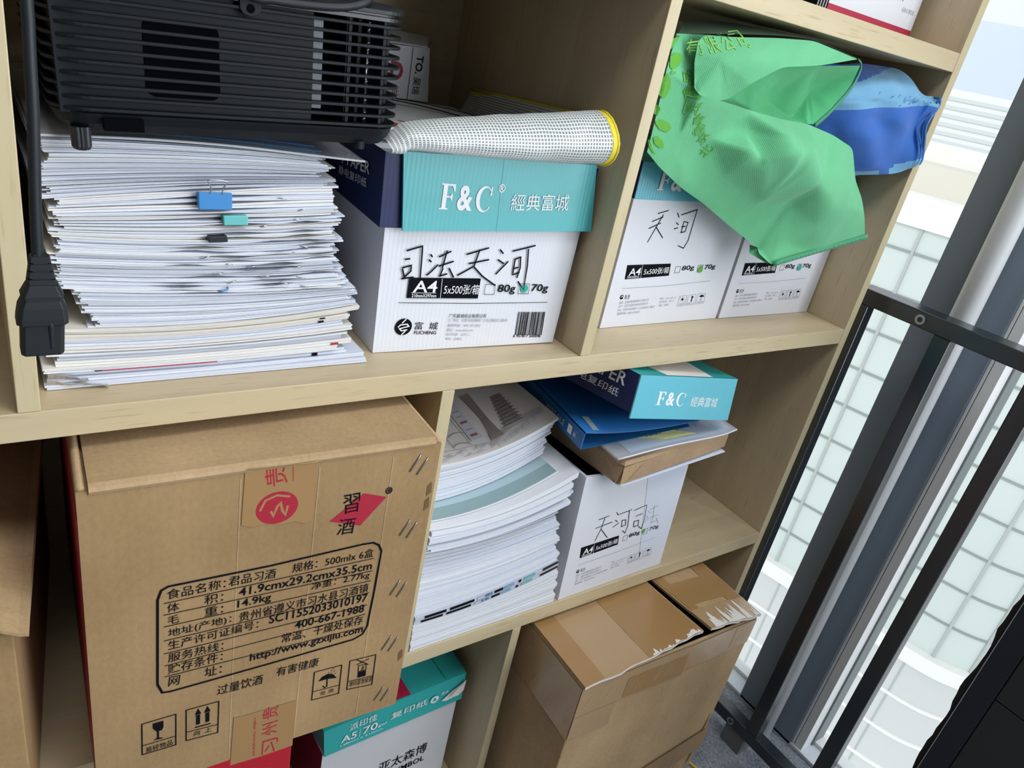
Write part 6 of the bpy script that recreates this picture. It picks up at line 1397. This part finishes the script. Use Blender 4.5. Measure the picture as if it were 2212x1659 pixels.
lo_off = dict(L0=.010, L=.014, L2=.014, A2=.012, K1=.005, A=-.02, B=-.022, B2=-.022, B3=-.018, B4=-.02, C=-.02, C2=-.018, D0=-.012, m1=-.014, m2=-.010, m15=-.016)
V1, F1 = drape(LOW, ['m1', 'm2', 'm3', 'm4', 'm5', 'm6', 'm7', 'm8', 'm9', 'm10', 'm11', 'm12', 'm13', 'm14', 'm15', 'm16', 'm17'], lo_off)
UP = ['K1', 'L0', 'L', 'L2', 'A2', 'u1', 'u2', 'u3', 'u4', 'u5', 'S2', 'S', 'T0', 'T', 'J', 'K']
V2, F2 = drape(UP, ['um1', 'um2', 'um3'])
V3, F3 = drape(['J', 'T', 'T0', 'S', 'S2', 'p1', 'p2', 'p3', 'p4', 'I', 'I1', 'J0'], ['i1', 'i2', 'i3'], dict(J=.006, T=.006, T0=.010, S=.010, S2=.008, I=.010, I1=.012, J0=.010, i1=.010, i2=.01, i3=.01), 3)
b = MB(); b.add(V1, F1, 'green_cloth')
bv1 = BVHTree.FromPolygons(V1, F1); bv2 = BVHTree.FromPolygons(V2, F2)
def on_cloth(b, bv, pts2, mat, lift):
    """flat print (x, z) wrapped onto the cloth"""
    v = []
    for x, z in pts2:
        hit = bv.ray_cast(Vector((x, -.4, z)), Vector((0, 1, 0)))
        v.append((x, (hit[0].y if hit[0] else .02) - lift, z))
    return v
for L in LEAVES:
    c = (sum(p[0] for p in L) / len(L), sum(p[1] for p in L) / len(L)); v = []; fs = []
    ring = [L[i] if k == 0 else ((L[i][0] + L[(i + 1) % len(L)][0]) / 2, (L[i][1] + L[(i + 1) % len(L)][1]) / 2) for i in range(len(L)) for k in (0, 1)]
    for q in (1, .66, .33, .01): v += [(c[0] + (p[0] - c[0]) * q, c[1] + (p[1] - c[1]) * q) for p in ring]
    n = len(ring)
    for k in range(3): fs += [(k * n + i, k * n + (i + 1) % n, (k + 1) * n + (i + 1) % n, (k + 1) * n + i) for i in range(n)]
    b.add(on_cloth(b, bv1, v, 'green_ink', .0009), fs, 'green_ink')
def word(b, bv, ch, x, z, deg, size, mat):
    vs, fs = glyphs(ch, .0); a = math.radians(deg); c, s_ = math.cos(a), math.sin(a)
    b.add(on_cloth(b, bv, [(x + ((p - .5) * c - (q - .5) * s_) * size, z + ((p - .5) * s_ + (q - .5) * c) * size) for p, q in vs], mat, .0010), fs, mat)
for ch, x, z, a in GTXT: word(b, bv1, ch, x, z, 90 + a, .0135, 'green_ink')
o = b.build('front_panel', green, smooth=True)
def thick(o, t_=.0008): m = o.modifiers.new('thickness', 'SOLIDIFY'); m.thickness = t_; m.offset = 0
b = MB(); b.add(V2, F2, 'green_cloth')
for ch, x, z, a in GTXT2: word(b, bv2, ch, x, z, a + 12, .0135, 'lime_ink')
b.build('folded_flap', green, smooth=True)
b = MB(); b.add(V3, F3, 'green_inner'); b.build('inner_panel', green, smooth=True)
def strip(A, B, mat, name):
    b = MB(); n = len(A); b.add(A + B, [(i, i + 1, n + i + 1, n + i) for i in range(n - 1)], mat); o = b.build(name, green, smooth=True); thick(o, .0015); return o
g = lambda n, dx=0, dy=0, dz=0: (GB[n][0] + dx, GB[n][1] + dy, GB[n][2] + dz)
strip(spline([g('u5', .001, -.001), g('p1', .002, .0), g('p2', .001), g('p3', .001), g('p4', .001)], 6), spline([g('u5', .004, .002, .001), g('p1', .0055, .001, -.002), g('p2', .0055, .001, -.003), g('p3', .0055, .001, -.003), g('p4', .0055, .001, -.004)], 6), 'green_hem', 'hem')
strip(spline([g('E', -.0015, -.002, .0065), g('F0', 0, -.002, .0065), g('F', 0, -.002, .007)], 6), spline([g('E', 0, -.0022), g('F0', 0, -.0022), g('F', .001, -.0022)], 6), 'green_hem', 'hem')
# stitches along the hem
b = MB()
e0, e1 = Vector(g('E', 0, -.0034, .0035)), Vector(g('F', 0, -.0034, .0038)); mid_ = Vector(g('F0', 0, -.0034, .0035))
for k in range(22):
    t_ = (k + .25) / 22; q = (e0.lerp(mid_, t_ * 2) if t_ < .5 else mid_.lerp(e1, t_ * 2 - 1)); t2 = (k + .75) / 22; q2 = (e0.lerp(mid_, t2 * 2) if t2 < .5 else mid_.lerp(e1, t2 * 2 - 1)); b.tube([q, q2], .00035, 'green_cloth', 5)
b.build('stitching', green)
V5, F5 = drape(['w1', 'w2', 'w3', 'w4', 'u5', 't5', 't4', 't3', 't2', 't1'], [], dict(u5=.012), 2, 4)
b = MB(); b.add(V5, F5, 'green_cloth'); b.build('back_panel', green, smooth=True)
V6, F6 = drape(['D', 'E0', 'E'], [], dict(D=.016, E0=.012, E=.004), 1, 0)
b = MB(); b.add([g('D', -.001, .012), g('E0', -.006, .010, -.003), g('E', -.004, .006, .001), g('E', .006, .004, .004), g('E0', .004, .004, .006)], [(0, 1, 4), (1, 2, 3, 4)], 'green_cloth'); b.build('side_fold', green)
# ---- blue bag
blue = thing('blue_bag', 'blue and light blue cloth bag stuffed behind the green bag against the side panel', 'bag', (0, 0, 0))
for r in BBAG: r.insert(0, (r[0][0] - .05, r[0][1] + .03, r[0][2]))
def bez(r, n): return spline(r, n)
KB = 14
R_ = [bez(r, KB) for r in BBAG]; C_ = [bez([r[i] for r in R_], KB) for i in range(len(R_[0]))]; ni, nj = len(C_), len(C_[0])
b = MB(); v = []
for i in range(ni):
    for j in range(nj):
        x, y, z = C_[i][j]; e = min(i, ni - 1 - i, j, nj - 1 - j) > 0
        if e: y += .0045 * noise.noise((x * 26, z * 30, 3)) + .0022 * math.sin(x * 70 + z * 95) * (1 if j * 5 / KB > 8 else .3)
        v.append((x, y, z))
for i in range(ni - 1):
    for j in range(nj - 1):
        p, q = i * 5 / KB, j * 5 / KB
        m_ = 'sky_cloth' if q < 10 else 'blue_cloth'
        if p < 17 and q < 4.4 - max(0, p - 8) ** 1.5 * .17: m_ = 'blue_cloth'
        if q >= 25.4 + (1.2 if p < 19 else 0) - max(0, p - 22) * .06: m_ = 'blue_cloth' if 14.5 <= p <= 17.5 else 'sky_cloth'
        b.f.append((i * nj + j, i * nj + j + 1, (i + 1) * nj + j + 1, (i + 1) * nj + j)); b.mi.append(b.m(m_))
b.v = v; bvb = BVHTree.FromPolygons(v, b.f)
rr = random.Random(12)
for k in range(34):                                                           # short dark blue strokes scattered over the print
    x, z = rr.gauss(-.072, .024), rr.gauss(.3215, .0055); hit = bvb.ray_cast(Vector((x, -.3, z)), Vector((0, 1, 0)))
    if hit[0] is None or z < .312 or z > .334: continue
    a = rr.uniform(.3, 1.2); L_ = rr.uniform(.0006, .003); w = .00035
    P = [(x - math.cos(a) * L_, z - math.sin(a) * L_), (x + w, z - w), (x + math.cos(a) * L_, z + math.sin(a) * L_), (x - w, z + w)]
    b.add(on_cloth(b, bvb, P, '', .0007), [(0, 1, 2, 3)], 'folder_blue')
b.build('body', blue, smooth=True)
b = MB(); E_ = C_[-1]; E2 = [(x + .0015, y - .001, z) for x, y, z in E_]
b.tube(E2, .0022, 'folder_blue', 8); b.tube([(x - .0052, y - .0012, z) for x, y, z in E_], .0009, 'folder_deep', 6); b.build('piping', blue, smooth=True)
# ---------------------------------------------------------------- small things on the floor
b = MB(); b.tube(spline([(-.10, .02, ZF + .0026), (-.055, -.045, ZF + .0026), (-.044, -.075, ZF + .0026), (-.035, -.13, ZF + .0026), (-.06, -.22, ZF + .0026), (-.10, -.36, ZF + .0026)], 8), .0025, 'cable_yellow', 8)
tag(b.build('cable', None, smooth=True), 'thin yellow cable on the carpet below the taped carton', 'cable')
